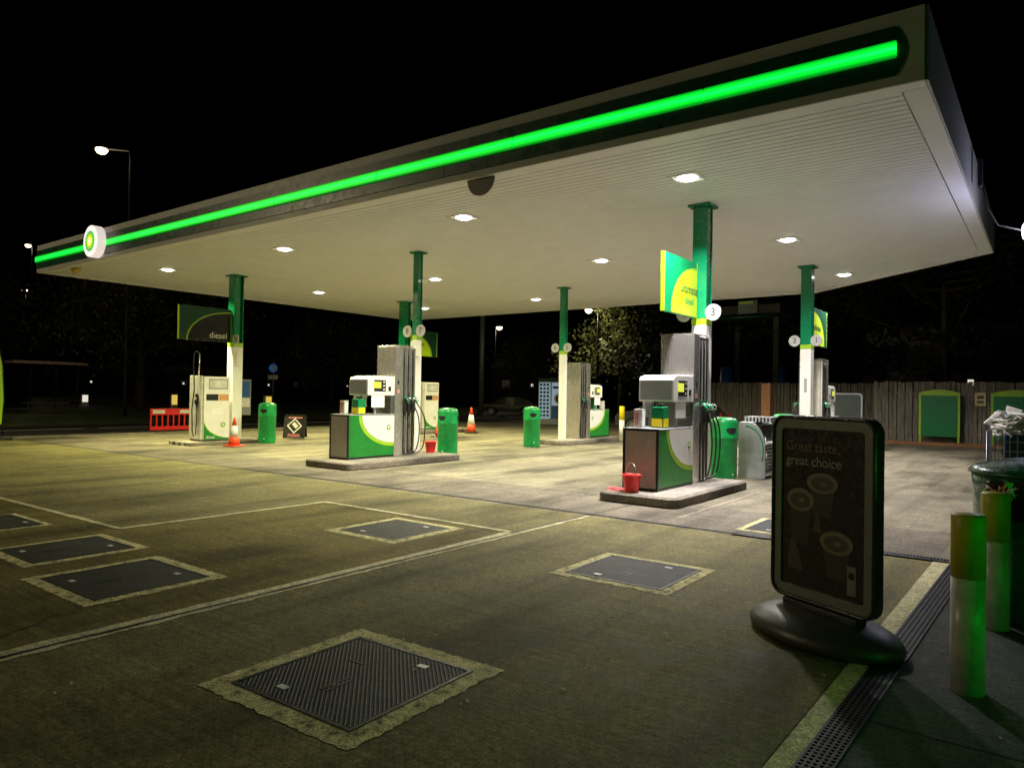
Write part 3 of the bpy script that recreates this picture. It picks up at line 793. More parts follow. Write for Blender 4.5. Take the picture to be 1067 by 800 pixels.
# single hose pumps --------------------------------------------------
def pump_single(label):
    t = thing('fuel_pump', label, 'fuel pump', (0, 0, 0), 0, 'white single-hose diesel pumps')
    bx('cabinet', M['white'], t, -.35, .35, -.4, .4, .04, 1.84, .015)
    bx('plinth', M['black'], t, -.34, .34, -.39, .39, 0, .04)
    bx('side_column', M['offwhite'], t, -.31, .31, -.46, -.402, .05, 1.86, .01)
    for s in (-1, 1):
        x = .351
        def sb(name, mat, y0, y1, za, zb, e=.004): return bx(name, mat, t, min(s * x, s * (x + e)), max(s * x, s * (x + e)), y0, y1, za, zb)
        sb('display_frame', M['grey'], -.26, .33, 1.48, 1.78, .003); 
        sb('lit_display', M['offwhite'], -.22, .29, 1.52, 1.74, .005)
        sb('card_slot', M['black'], -.33, .04, 1.16, 1.34); sb('orange_label', paint('orange label', (.6, .3, .1), .5), .06, .36, 1.16, 1.34)
        sb('paper_notice', M['paper'], -.15, .2, .76, .94)
        # green lower swoosh
        for ru, rv, xo, mat, nm in ((.80, .58, .351, M['lime'], 'lime_arc'), (.78, .50, .3535, M['pump_green'], 'green_panel')):
            pts = [(-.39, .05)]
            for k in range(25):
                a = pi / 2 * k / 24
                pts.append((.39 - ru * cos(a) * 1.0 if False else (-.39 + ru * (1 - cos(a))), .05 + rv * (1 - sin(a)) + .04))
            pts.append((-.39 + ru, .05))
            MB().prism(pts, s * .002, 'x', s * xo).build(nm, mat, t)
        helios(t, 'sunburst_emblem', .075, (M['pump_green'], M['lime'], M['white'], M['white']), 'x', s * .353, (.2, .47), s * .002)
        text('diesel', 'lettering', M['white'], t, .12, (s * .357, -.19, .12), FACE_PX if s > 0 else FACE_MX)
    m = MB(); m.tube([(.12, -.44, 1.86), (.12, -.44, 2.4), (.12, -.46, 2.52), (.12, -.52, 2.56), (.12, -.58, 2.5), (.12, -.6, 2.2), (.12, -.56, 1.5), (.12, -.62, .9), (.12, -.6, .3), (.12, -.56, .15), (.12, -.5, .2), (.12, -.48, .6), (.12, -.49, 1.0)], .016, 8)
    m.build('hose', M['black'], t)
    MB().tube([(.12, -.44, 1.84), (.12, -.43, 2.5)], .02, 8).build('hose_mast', M['steel'], t)
    m = MB(); m.tube([(.12, -.47, 1.0), (.12, -.53, 1.12), (.12, -.49, 1.24)], .028, 8); m.box(.07, .17, -.5, -.462, 1.02, 1.34)
    m.build('nozzle', M['black'], t)
    return t
P1 = pump_single('white diesel pump with tall hose loop beneath the diesel sign'); P1.location = (-19.45, 11.4, .1)
dup(P1, (-19.62, 20.5, ISL - .02), 0, 'white and green pump mostly hidden behind the slim middle column')

# ------------------------------------------------------------------ litter bins
def bin_(label, loc, rz=0):
    t = thing('litter_bin', label, 'litter bin', loc, rz, 'green cylindrical litter bins')
    R = .258
    m = MB(); m.lathe([(R * .97, .0), (R * .98, .03), (R * .98, .80), (R * 1.01, .81), (R * 1.01, .83), (R, .84), (R, 1.08), (R * .97, 1.14), (R * .86, 1.18), (R * .5, 1.205), (.001, 1.21)], 36)
    m.build('body', M['bin'], t)
    for k in range(3):
        a0 = RD(-100 + k * 120)
        vs = []
        m = MB()
        for j in range(20):
            b = 2 * pi * j / 20; da = .42 * cos(b); dz = .062 * sin(b) + .012 * cos(2 * b)
            vs.append(m.bm.verts.new(((R + .004) * cos(a0 + da), (R + .004) * sin(a0 + da), .965 + dz)))
        c = m.bm.verts.new(((R + .012) * cos(a0), (R + .012) * sin(a0), .965))
        for j in range(20): m._f([vs[j], vs[(j + 1) % 20], c])
        m.build('opening', M['hole'], t)
    bx('badge', M['white'], t, -.03, .0, -R * 1.0 - .002, -R * .98, .12, .15)
    return t
B1 = bin_('green litter bin on the left between the white diesel pump and the small pavement sign', (-18.76, 12.83, 0), RD(40))
dup(B1, (-12.12, 13.5, 0), RD(15), 'green litter bin to the right of the middle front pump island')
dup(B1, (-12.55, 17.77, 0), RD(55), 'green litter bin standing alone left of the tall central steel pump')
dup(B1, (-5.02, 13.5, 0), RD(65), 'green litter bin just behind the nearest pump and its hoses')
dup(B1, (-5.28, 18.3, 0), RD(20), 'green litter bin whose top shows over the left corner of the poster stand')

# big dark bin at right edge
t = thing('large_litter_bin', 'large dark green open-top litter bin with red and white rubbish at the right edge', 'litter bin', (-.03, 6.62, .006), 0)
m = MB(); m.lathe([(.40, 0), (.42, .04), (.435, .5), (.455, .96), (.462, 1.045)], 48); m.build('body', M['bin_dark'], t)
m = MB(); m.lathe([(.45, 1.048), (.478, 1.055), (.482, 1.068), (.45, 1.10), (.34, 1.142), (.18, 1.168), (.001, 1.175)], 48); m.build('lid', M['bin_dark'], t)
m = MB(); K = 20
vt = []; vb = []
for k in range(K + 1):
    a = RD(222 + 96 * k / K); f = abs(2 * k / K - 1)
    vt.append((.4655 * cos(a), .4655 * sin(a), 1.03 - .03 * f ** 4)); vb.append((.4605 * cos(a), .4605 * sin(a), .74 + .12 * f ** 3))
for k in range(K): m.poly([vt[k], vt[k + 1], vb[k + 1], vb[k]])
m.build('opening', M['hole'], t)
random.seed(5)
m = MB()
for k in range(90):
    u = random.uniform(-1, 1); a = RD(238 + 12 * u); z = 1.0 - random.random() * .2 * (1 - u * u) ** .5; r = random.uniform(.468, .487)
    p = Vector((r * cos(a), r * sin(a), z)); m.mi = 1 if abs(u) < .55 and random.random() < .6 else 0
    m.poly([p + Vector([random.uniform(-.034, .034) for _ in range(3)]) for _ in range(3)])
m.build('rubbish_bag', [M['paper'], M['red']], t)

# ------------------------------------------------------------------ bollards
def bollard(label, loc, r, h, ytop, mats=('yellow', 'bcream')):
    t = thing('bollard', label, 'bollard', loc, 0, 'yellow-topped bollards')
    MB().lathe([(r, 0), (r, h * (1 - ytop))], 36).build('post', M[mats[1]], t)
    MB().lathe([(r + .001, h * (1 - ytop) + .0005), (r + .001, h - .012), (r * .93, h), (.001, h + .004)], 36).build('yellow_top', M[mats[0]], t)
    return t
bollard('nearest bollard at the right with yellow top and green-lit flank', (-.358, 4.69, .005), .084, .97, .355)
bollard('second bollard with dull yellow top, in front of the dark green bin', (-.305, 6.12, .005), .088, .95, .355)
bollard('distant bright yellow-topped white bollard beyond the nearest pump', (-13.15, 24.6, .001), .10, 1.17, .45, ('ybright', 'white'))

# ------------------------------------------------------------------ buckets
def bucket(label, loc, rz=0):
    t = thing('bucket', label, 'bucket', loc, rz, 'red buckets on the islands')
    m = MB(); m.lathe([(.10, 0), (.102, .01), (.138, .25), (.15, .252), (.15, .27), (.138, .268), (.13, .24), (.098, .02), (.001, .018)], 32, cap=False)
    m.poly([(.10 * cos(2 * pi * k / 32), .10 * sin(2 * pi * k / 32), 0) for k in range(32)])
    m.build('pail', M['red'], t)
    MB().tube([(.15 * cos(pi * k / 14), -.01, .255 + .19 * sin(pi * k / 14)) for k in range(15)], .0045, 6).build('handle', M['steel'], t)
    return t
b = bucket('red bucket with raised wire handle on the corner of the nearest island', (-5.02, 9.72, ISL), RD(-30))
dup(b, (-11.95, 12.7, ISL), RD(30), 'red bucket at the foot of the slim middle front column')
m = MB()
for k, (dx, dy) in enumerate(((0, 0), (.11, .04), (-.05, .1))):
    m.box(-.13 + dx, .13 + dx, -.09 + dy, .09 + dy, .002 + k * .012, .012 + k * .012)
o = m.build('folded_cloth', paint('faded red cloth', (.45, .09, .09), .9, 0, .4, 20), bevel=.006); o.location = (-5.30, 9.74, ISL)
tag(o, 'flattened faded red cloth lying on the island corner beside the red bucket', 'cloth')

# ------------------------------------------------------------------ cones
def cone(label, loc, h=.75):
    t = thing('traffic_cone', label, 'traffic cone', loc, random.uniform(0, 1), 'orange and white traffic cones')
    s = h / .75
    bx('base', M['black'] if h > .8 else M['orange'], t, -.2 * s, .2 * s, -.2 * s, .2 * s, 0, .04, .015)
    MB().lathe([(.15 * s, .0405), (.112 * s, .26 * s)], 24).build('lower_body', M['orange'], t)
    MB().lathe([(.1125 * s, .2605 * s), (.062 * s, .54 * s)], 24).build('white_sleeve', M['white'], t)
    MB().lathe([(.0615 * s, .5405 * s), (.03 * s, .72 * s), (.025 * s, .75 * s)], 24).build('tip', M['orange'], t)
    return t
cone('traffic cone standing at the foot of the white diesel pump', (-18.2, 11.4, .001), .8)
cone('traffic cone alone on open concrete between the middle bin and the centre bin', (-18.42, 21.9, .001), 1.0)
cone('traffic cone partly hidden between the middle pump and the bin beside it', (-17.5, 19.1, .001), 1.0)

# ------------------------------------------------------------------ red barriers
def barrier(label, loc, rz):
    t = thing('safety_barrier', label, 'barrier', loc, rz, 'red plastic safety barriers')
    m = MB(); L = .80
    m.box(-L, L, -.03, .03, .68, .92); m.box(-L, L, -.03, .03, .12, .26)
    x = -L
    while x < L - .02:
        m.box(x, x + .055, -.022, .022, .26, .68); x += .207
    m.build('panel', M['red'], t, bevel=.008)
    for xx in (-.5, .5):
        bx('foot', M['black'], t, xx - .06, xx + .06, -.28, .28, 0, .118, .01)
        bx('reflector', M['offwhite'], t, xx - .22, xx + .22, -.036, -.031, .74, .87)
        o = t.children[-1]
    return t
b = barrier('red slatted barrier section at the left end, left of the white diesel pump', (-26.5, 14.0, -.098), RD(86))
dup(b, (-26.5, 15.66, -.098), RD(92), 'red slatted barrier section partly hidden behind the white diesel pump')
for k in b.children: pass

# ------------------------------------------------------------------ small pavement sign
t = thing('pavement_sign', 'small black tilted pavement sign with a white diamond emblem, right of the left bin', 'pavement sign', (-19.55, 14.35, .001), RD(32))
TT = Matrix.Rotation(RD(-12), 4, 'X')
m = MB(); m.box(-.36, .36, -.018, .018, .04, .74, TT); m.build('front_panel', M['poster'], t)
m = MB(); m.box(-.34, .34, .3, .33, .0, .74, Matrix.Rotation(RD(12), 4, 'X')); m.build('rear_panel', M['poster'], t)
TTr = TT @ Matrix.Translation((0, -.021, .44)) @ Matrix.Rotation(RD(45), 4, 'Y')
m = MB()
for a, b_ in ((.18, .14),):
    m.box(-a, a, -.003, 0, b_, a, TTr); m.box(-a, a, -.003, 0, -a, -b_, TTr); m.box(-a, -b_, -.003, 0, -b_, b_, TTr); m.box(b_, a, -.003, 0, -b_, b_, TTr)
m.box(-.1, .1, -.003, 0, -.03, .09, TTr)
m.build('diamond_emblem', M['offwhite'], t)
m = MB(); m.box(-.22, .24, -.022, -.019, .69, .725, TT); m.box(-.2, .2, -.022, -.019, .14, .165, TT); m.box(-.2, .22, -.022, -.019, .09, .11, TT); m.build('text_line', M['pink'], t)

# ------------------------------------------------------------------ poster stand (foreground)
ang = math.atan2(-.39, .75)
t = thing('poster_stand', 'large black rounded poster stand reading Great taste, great choice on a heavy rubber base', 'poster stand', (-1.205, 5.085, .005), ang)
hw = .42; z0, z1 = .215, 1.475
def ring(mb, outer, inner, ya, yb):
    n = len(outer)
    for Y in (ya, yb):
        A = [mb.bm.verts.new((a, Y, b)) for a, b in outer]; B = [mb.bm.verts.new((a, Y, b)) for a, b in inner]
        for i in range(n): mb._f([A[i], A[(i + 1) % n], B[(i + 1) % n], B[i]])
        if Y == ya: A0, B0 = A, B
    for i in range(n):
        mb._f([A0[i], A0[(i + 1) % n], A[(i + 1) % n], A[i]]); mb._f([B0[i], B0[(i + 1) % n], B[(i + 1) % n], B[i]])
m = MB(); ring(m, rrect(-hw, hw, z0, z1, .10, 8), rrect(-hw + .028, hw - .028, z0 + .028, z1 - .028, .075, 8), -.045, .045); m.build('outer_frame', paint('gloss black frame', (.02, .02, .02), .22), t, bevel=.012)
m = MB(); ring(m, rrect(-hw + .028, hw - .028, z0 + .028, z1 - .028, .075, 8), rrect(-hw + .085, hw - .085, z0 + .09, z1 - .09, .025, 8), -.032, .032); m.build('inner_frame', M['frame_g'], t)
m = MB(); m.prism(rrect(-hw + .085, hw - .085, z0 + .09, z1 - .09, .02, 4), .04, 'y', -.02); po = m.build('poster', M['poster'], t)
text('Great taste,', 'lettering', M['letter_b'], po, .092, (-.30, -.0225, 1.262), FACE_MY, 'LEFT', .001)
text('great choice', 'lettering', M['letter_w'], po, .092, (-.30, -.0225, 1.165), FACE_MY, 'LEFT', .001)
def cup(cx, cz, rx, rz_, h):
    m = MB(); n = 28; y = -.0205
    body = [(cx - rx * .86, cz), (cx + rx * .86, cz), (cx + rx * .55, cz - h), (cx - rx * .55, cz - h)]
    m.mi = 2; m.prism(body, -.0008, 'y', y)
    m.mi = 0; m.prism([(cx + rx * cos(2 * pi * k / n), cz + rz_ * sin(2 * pi * k / n)) for k in range(n)], -.0016, 'y', y - .0004)
    m.mi = 1; m.prism([(cx + rx * .74 * cos(2 * pi * k / n), cz - .004 + rz_ * .68 * sin(2 * pi * k / n)) for k in range(n)], -.0016, 'y', y - .0012)
    m.mi = 0; m.prism([(cx + .01 + rx * .22 * cos(2 * pi * k / n), cz - .004 + rz_ * .22 * sin(2 * pi * k / n)) for k in range(n)], -.0016, 'y', y - .002)
    m.build('cup_picture', [M['cream'], M['brown'], paint('cup side', (.03, .024, .016), .4)], po)
cup(.005, 1.03, .125, .068, .22); cup(-.175, .90, .115, .078, .30); cup(.12, .655, .13, .075, .24)
m = MB(); m.prism([(-.28, .42), (-.14, .42), (-.22, .62), (-.26, .62)], -.0012, 'y', -.0205); m.prism([(-.07, .7), (.0, .7), (-.03, .86)], -.0012, 'y', -.0205); m.split('steam_picture', M['brown'], po)
m = MB(); m.box(.205, .27, -.0225, -.0203, .345, .53); m.build('corner_label', paint('label grey', (.2, .2, .17), .4), po)
m = MB(); m.prism([(.2375 + .024 * cos(2 * pi * k / 18), .47 + .024 * sin(2 * pi * k / 18)) for k in range(18)], -.0008, 'y', -.0227); m.build('label_mark', M['poster'], po)
m = MB()
for xx in (-.2, .21): m.box(xx - .012, xx + .012, -.05, -.046, z1 - .018, z1 - .006)
m.build('clip', M['grey'], t)
m = MB(); m.box(-.3, .3, -.05, .05, .165, .213); m.box(-.26, .26, -.03, .03, .1, .17); m.build('spring_mount', M['black'], t, bevel=.01)
m = MB(); prof = [(.50, .0), (.545, .03), (.55, .06), (.52, .10), (.42, .145), (.28, .172), (.12, .182), (.001, .184)]
m.lathe(prof, 56, (0, 0, .002), 1, .64); m.build('rubber_base', M['rubber'], t)
MB().tube([(-.28, -.02, .184), (-.1, -.05, .187), (.1, -.05, .187), (.28, -.02, .184)], .006, 6).build('base_groove', M['black'], t)

# ------------------------------------------------------------------ screen-wash / air unit with half round side
t = thing('display_bin', 'grey and white half-round merchandise unit with dark shelves behind the nearest litter bin', 'display unit', (-4.98, 14.2, .002), 0); t.scale = (.8, 1, 1)
pts = [(0, 0), (.66, 0)]
for k in range(15):
    a = pi / 2 * k / 14; pts.append((.2 + .46 * cos(a) ** .8 if cos(a) > 0 else .2, .55 + .55 * sin(a)))
pts += [(0, 1.10)]
m = MB(); m.prism(pts, .04, 'y', 0); m.build('side_panel', M['unit_grey'], t, bevel=.006)
m = MB(); m.prism(pts, .04, 'y', 1.0); m.build('side_panel', M['unit_grey'], t, bevel=.006)
arc = [(.2 + .42 * cos(pi / 2 * k / 14 - .35 + .35 * k / 14), .53 + .5 * sin(pi / 2 * k / 14 - .35 + .35 * k / 14)) for k in range(15)]
MB().tube([(a, -.006, b) for a, b in arc], .014, 6).build('green_arc', M['green_sign'], t)
m = MB(); m.box(0, .3, .042, .998, 1.06, 1.10); m.box(0, .04, .042, .998, 0, 1.058); m.build('case', M['offwhite'], t)
m = MB(); m.box(.045, .5, .045, .995, .10, 1.05); m.build('interior', M['poster'], t)
m = MB(); m.box(.05, .66, .042, .998, .66, .70); m.box(.05, .66, .042, .998, .05, .10); m.build('shelf', M['offwhite'], t)
m = MB()
for k in range(7): m.box(.502, .512, .06, .98, .15 + k * .07, .18 + k * .07)
m.build('slat', M['grey'], t)
m = MB(); random.seed(9)
for k in range(8):
    p = Vector((.64, .03 + random.uniform(-.02, .1), .35 + k * .06)); m.poly([p + Vector([random.uniform(-.07, .07) for _ in range(3)]) for _ in range(3)])
m.build('crumpled_paper', M['paper'], t)
cr = MB(); 
for k in range(8): cr.box(-.26 + k * .07, -.225 + k * .07, -.2, .2, 0, .085)
cr.box(-.27, .3, -.21, .21, .0851, .105)
o = cr.build('crate', M['grey']); o.location = (-4.72, 14.75, 1.104)
tag(o, 'small grey slatted crate lying on top of the half-round unit', 'crate')

# ------------------------------------------------------------------ trolley with papers behind the big bin
t = thing('cage_trolley', 'grey wire cage trolley with dark crates at the right edge behind the big bin', 'trolley', (-.17, 10.9, .002), 0); t.scale = (1, 1, .89)
m = MB(); W = .45
for x in [-W + k * .075 for k in range(13)]:
    m.box(x, x + .012, -.36, -.348, .2, 1.38); m.box(x, x + .012, .348, .36, .2, 1.38)
for y in [-.36 + k * .08 for k in range(10)]:
    m.box(-W - .002, -W + .01, y, y + .012, .2, 1.38)
for z in [.2 + k * .13 for k in range(10)]:
    m.box(-W, W, -.364, -.352, z, z + .012); m.box(-W - .006, -W + .004, -.36, .36, z, z + .012)
m.build('cage', M['wire'], t)
m = MB()
for sx in (-1, 1):
    for sy in (-1, 1): m.tube([(sx * W, sy * .36, .08), (sx * W, sy * .36, 1.38)], .009, 6)
m.build('upright', M['wire'], t)
for sx in (-1, 1):
    for sy in (-1, 1): MB().tube([(sx * .4 - .02, sy * .3, .05), (sx * .4 + .02, sy * .3, .05)], .05, 12).build('wheel', M['black'], t)
bx('base_tray', M['grey'], t, -W, W, -.35, .35, .12, .16)
for k in range(3):
    o = bx('crate', M['crate'], None, -.3, .44, -.33, .33, .0, .34, .02); o.location = (-.15, 10.9, .15 + k * .355)
    tag(o, ['lowest navy crate inside the wire cage trolley', 'middle navy crate inside the wire cage trolley', 'top navy crate inside the wire cage trolley, under the white papers'][k], 'crate', 'navy crates in the cage trolley')
m = MB(); random.seed(21)
for k in range(46):
    f = random.random(); c = Vector((-.36 + .34 * f + random.uniform(-.08, .08), random.uniform(-.25, .2), 1.24 + random.uniform(0, .17) * (1 - .6 * abs(f - .35))))
    T = Matrix.Translation(c) @ Matrix.Rotation(random.uniform(-.9, .9), 4, 'Y') @ Matrix.Rotation(random.uniform(-1, 1), 4, 'X') @ Matrix.Rotation(random.uniform(0, 3), 4, 'Z')
    m.box(-.13, .13, -.09, .09, -.004, .012, T)
o = m.build('paper_bundle', M['paper']); o.location = (-.17, 10.9, .0)
tag(o, 'messy heap of white papers and card spilling over the top of the cage trolley', 'paper heap')
o = MB().box(-.12, .5, -.3, .25, 0, .05).build('cardboard_sheet', paint('cardboard', (.5, .42, .33), .7)); o.location = (0, 10.95, 1.235)
tag(o, 'flat tan cardboard lying on the trolley to the right of the white papers', 'cardboard')

# ------------------------------------------------------------------ fences
random.seed(31)
def fence(x0, x1, y, h, label, lean=0.02, bw=.115):
    t = thing('board_fence', label, 'fence', ((x0 + x1) / 2, y, -.02), 0)
    L = (x1 - x0) / 2; m = MB(); x = -L
    while x < L:
        d = random.uniform(0, .03); w = bw + random.uniform(-.012, .012)
        T = Matrix.Translation((x + w / 2, 0, 0)) @ Matrix.Rotation(random.uniform(-lean, lean) * .4, 4, 'Y')
        m.box(-w / 2, w / 2, -d - .02, -d, .03, h + random.uniform(-.035, .02), T); x += w + random.uniform(.006, .03)
    m.build('boards', M['wood'], t)
    for z in (.4, h * .8): bx('rail', M['wood'], t, -L, L, .005, .06, z, z + .09)
    x = -L
    while x <= L:
        bx('post', M['wood'], t, x - .05, x + .05, .07, .17, 0, h + .03); x += 2.4
    return t
fence(-5.25, 14, 29.6, 2.27, 'tall weathered board fence behind the right side of the forecourt')
fence(-12.5, -5.35, 31.4, 2.25, 'darker board fence section set further back behind the rear pump')
o = MB().box(-5.2, 12, -.1, .1, -.02, .12).build('kerb', M['brick']); o.location = (0, 29.2, 0); o['kind'] = 'structure'
def board(x0, x1, y, z0, z1, label):
    t = thing('notice_board', label, 'notice board', ((x0 + x1) / 2, y, z0), 0, 'lime-framed dark green boards on the fence')
    w = (x1 - x0) / 2; h = z1 - z0
    arch = [(-w, 0), (w, 0), (w, h - .12)] + [(w * (1 - k / 6), h - .12 + .12 * sin(pi / 2 * k / 6)) for k in range(1, 7)] + [(-w * k / 6, h - .12 + .12 * cos(pi / 2 * k / 6)) for k in range(1, 6)] + [(-w, h - .12)]
    MB().prism(arch, .06, 'y', 0).build('frame', M['lime'], t, bevel=.01)
    bx('panel', M['board_green'], t, -w + .08, w - .08, -.02, -.002, .0, h - .22, .006)
    for s in (-1, 1): bx('leg', M['lime'], t, s * (w - .05) - .03, s * (w - .05) + .03, .002, .05, -z0, -.002)
    return t
board(-3.76, -2.5, 29.2, .32, 1.98, 'complete lime-framed green board on the weathered fence')
board(-1.62, -.2, 29.2, .32, 1.98, 'lime-framed green board partly behind the papers and cut by the photo edge')
t = thing('wall_notice', 'small yellow notice on the fence between the two green boards', 'notice', (-1.93, 29.48, 1.42), 0)
bx('plate', paint('cream notice', (.6, .5, .22), .5), t, -.16, .16, -.01, .02, 0, .46); bx('printed_line', M['brown'], t, -.1, .1, -.013, -.011, .1, .18)
bx('printed_line', M['brown'], t, -.1, .1, -.013, -.011, .25, .36)
# glass screen behind the far pump
t = thing('glass_screen', 'clear framed screen in front of the fence beside the rear right pump', 'glass screen', (-5.45, 25.9, .002), RD(20))
m = MB(); ring(m, rrect(-.48, .48, .1, 1.78, .1, 6), rrect(-.44, .44, .14, 1.74, .08, 6), -.02, .02); m.build('frame', M['grey'], t)
bx('pane', M['clear'], t, -.44, .44, -.004, .004, .14, 1.74)
MB().box(-.47, -.43, -.02, .02, 0, .1).box(.43, .47, -.02, .02, 0, .1).build('foot', M['grey'], t)
# brick pillar and car wash frame
t = thing('brick_pillar', 'narrow brown brick pillar left of the rear right pump', 'pillar', (-8.6, 27.6, 0), 0)
m = MB(); z = 0; k = 0
while z < 2.1:
    o_ = .0 if k % 2 else .008
    m.box(-.17 + o_, .17 - o_, -.17 + o_, .17 - o_, z, z + .066); z += .076; k += 1
m.build('brickwork', M['brick'], t); bx('mortar_core', M['kerb'], t, -.155, .155, -.155, .155, 0, 2.09)
t = thing('car_wash', 'dark car wash frame with a green beam and small lit sign behind the nearest pump', 'car wash', (-11.7, 33.7, 0), 0)
for xx in (-1.6, 1.6):
    for yy in (0, 4): bx('upright', M['wallm'], t, xx - .12, xx + .12, yy - .12, yy + .12, 0, 5.3)
bx('roof', M['wallm'], t, -1.8, 1.8, -.2, 4.2, 5.5, 5.9)
MB().tube([(-1.5, -.25, 5.3), (1.6, -.25, 5.38)], .09, 10).build('green_beam', M['dark_green'], t)
bx('header_sign', M['dark_green'], t, -.1, .8, -.3, -.24, 5.5, 6.1); bx('sign_stripe', M['lime'], t, -.08, .6, -.31, -.302, 5.95, 6.08)
for xx in (-1.3, 1.3): MB().lathe([(.3, .3), (.38, 1), (.36, 2), (.3, 3.1)], 14, (xx, 1.6, 0)).build('brush', M['blue'], t)

# ------------------------------------------------------------------ washing-machine kiosk
t = thing('laundry_kiosk', 'tall blue and white lit self-service laundry kiosk behind the slim centre column', 'kiosk', (-21.0, 31.6, .0), RD(34))
bx('cabinet', M['grey'], t, -.75, .75, -.4, .5, 0, 2.25, .02)
bx('green_header', M['dark_green'], t, -.77, .77, -.42, .52, 2.252, 2.42, .01)
bx('left_panel', M['lblue'], t, -.72, -.12, -.408, -.402, .3, 2.2)
bx('right_panel', M['lblue'], t, -.06, .72, -.408, -.402, 1.0, 2.2)
bx('lower_panel', M['blue'], t, -.06, .72, -.408, -.402, .3, .96)
m = MB()
for k in range(9):
    for j in range(3): m.box(-.68 + j * .18, -.56 + j * .18, -.4135, -.4085, .42 + k * .2, .54 + k * .2)
m.build('menu_square', M['poster'], t)
m = MB(); m.prism([(.34 + .28 * cos(2 * pi * k / 28), 1.36 + .28 * sin(2 * pi * k / 28)) for k in range(28)], -.006, 'y', -.409); m.mi = 1
m.prism([(.34 + .2 * cos(2 * pi * k / 28), 1.36 + .2 * sin(2 * pi * k / 28)) for k in range(28)], -.006, 'y', -.416); m.build('machine_door', [M['white'], M['glass']], t)
m = MB(); m.box(.0, .6, -.4135, -.4085, 1.88, 2.0); m.build('printed_line', M['crate'], t)
# ------------------------------------------------------------------ cars
def car(label, loc, rz):
    t = thing('parked_car', label, 'car', loc, rz)
    L, Wd = 2.1, .86
    prof = [(-L, .35), (-L, .72), (-L + .1, .88), (-1.2, 1.0), (-.6, 1.42), (-.3, 1.5), (.9, 1.5), (1.6, 1.25), (1.95, .98), (L, .8), (L, .35)]
    for xc in (1.3, -1.3):
        arch = [(xc + .36 * cos(pi * k / 8), .32 + .36 * sin(pi * k / 8)) for k in range(9)]
        prof += [(a, max(b, .33)) for a, b in arch]
    m = MB(); m.prism(prof, 2 * Wd, 'y', -Wd); body = m.build('body', M['car'], t, bevel=.07, seg=3)
    m = MB(); side = [(-1.02, 1.02), (-.55, 1.4), (.85, 1.42), (1.45, 1.2), (1.5, 1.04)]
    for s in (-1, 1): m.prism(side, s * .006, 'y', s * (Wd - .004))
    m.prism([(-Wd + .12, 0), (Wd - .12, 0), (Wd - .2, .5), (-Wd + .2, .5)], .01, 'x', 0)
    for v in list(m.bm.verts)[-8:]:
        f = v.co.z / .5; v.co.x = -1.17 + .55 * f - .012 + v.co.x; v.co.z = 1.03 + .40 * f
    m.build('window', M['glass'], t)
    for xc in (1.3, -1.3):
        for s in (-1, 1):
            w = thing_child('wheel', t, xc, s * (Wd - .1))
    for s in (-1, 1):
        bx('headlight', M['offwhite'], t, -L - .012, -L + .02, s * .62 - .16, s * .62 + .16, .62, .74, .01)
        bx('tail_light', M['red'], t, L - .01, L + .012, s * .66 - .12, s * .66 + .12, .78, .98, .01)
    bx('number_plate', M['ybright'], t, -L - .01, -L + .01, -.26, .26, .42, .53)
    bx('door_mirror', M['car'], t, -.95, -.8, -Wd - .16, -Wd, 1.0, 1.12, .02)
    return t
def thing_child(nm, t, x, y):
    T0 = MB(); s = 1 if y > 0 else -1
    T0.tube([(x, y - .1, .32), (x, y + .1, .32)], .32, 24); w = T0.build('wheel', M['rubber'], t)
    MB().tube([(x, y + s * .101, .32), (x, y + s * .112, .32)], .19, 16).build('rim', M['steel_d'], w)
    return w
car('dark car parked behind the yellow-topped bollard beyond the nearest pump', (-12.2, 27.0, 0), RD(8))
car('dark car far away on the left of the centre bin, barely lit', (-34, 45, -.15), RD(30))

# ------------------------------------------------------------------ street lamps
def street_lamp(label, loc, h, arm, e, col=(1, .8, .5), r=.28, z0=-.1, adir=0):
    t = thing('street_lamp', label, 'street lamp', (*loc, z0), adir, 'street lamps along the road')
    MB().tube([(0, 0, 0), (0, 0, 1.2), (0, 0, h - .5), (arm * .05, 0, h), (arm, 0, h + .12)], .08, 10, [.11, .1, .06, .05, .04]).build('pole', M['polep'], t)
    bx('lamp_hood', M['polep'], t, arm - .3, arm + .35, -.16, .16, h + .1, h + .2, .03)
    MB().lathe([(.02, -r * .75), (r * .7, -r * .5), (r, 0), (r * .9, .08)], 20, (arm, 0, h + .02)).build('lens', M['street'], t)
    point('street_light', (loc[0] + arm * cos(adir), loc[1] + arm * sin(adir), z0 + h - r - .1), e, col, .2)
    return t
street_lamp('tallest brightest street lamp at upper left, above the canopy', (-43.1, 19.95), 15.5, 1.7, 120, adir=RD(217), r=.34)
street_lamp('street lamp just touching the upper left corner of the canopy', (-84, 29.3), 16.1, .5, 150, adir=RD(210), r=.3)
street_lamp('small distant street lamp at the far left edge', (-125, 42.9), 16.2, .5, 100, adir=RD(210), r=.6)
street_lamp('distant street lamp under the middle of the canopy rear edge', (-46.6, 59.1), 8.5, .5, 120, adir=0, r=.33)
street_lamp('street lamp shining on the tree behind the centre pump', (-25.2, 43.5), 7.6, .7, 330, (1, .92, .6), adir=RD(200), r=.26, z0=-.15)
street_lamp('street lamp beside the road in front of the left end of the canopy', (-29.5, -7.5), 9.5, 1.2, 3200, (1, .84, .5), adir=RD(20), r=.26)
t = thing('utility_pole', 'bare tall grey pole behind the gap left of the centre bin', 'pole', (-38, 46.4, -.15), 0)
MB().tube([(0, 0, 0), (0, 0, 5), (0, 0, 11)], .2, 12, [.24, .22, .18]).build('shaft', M['poleg'], t)

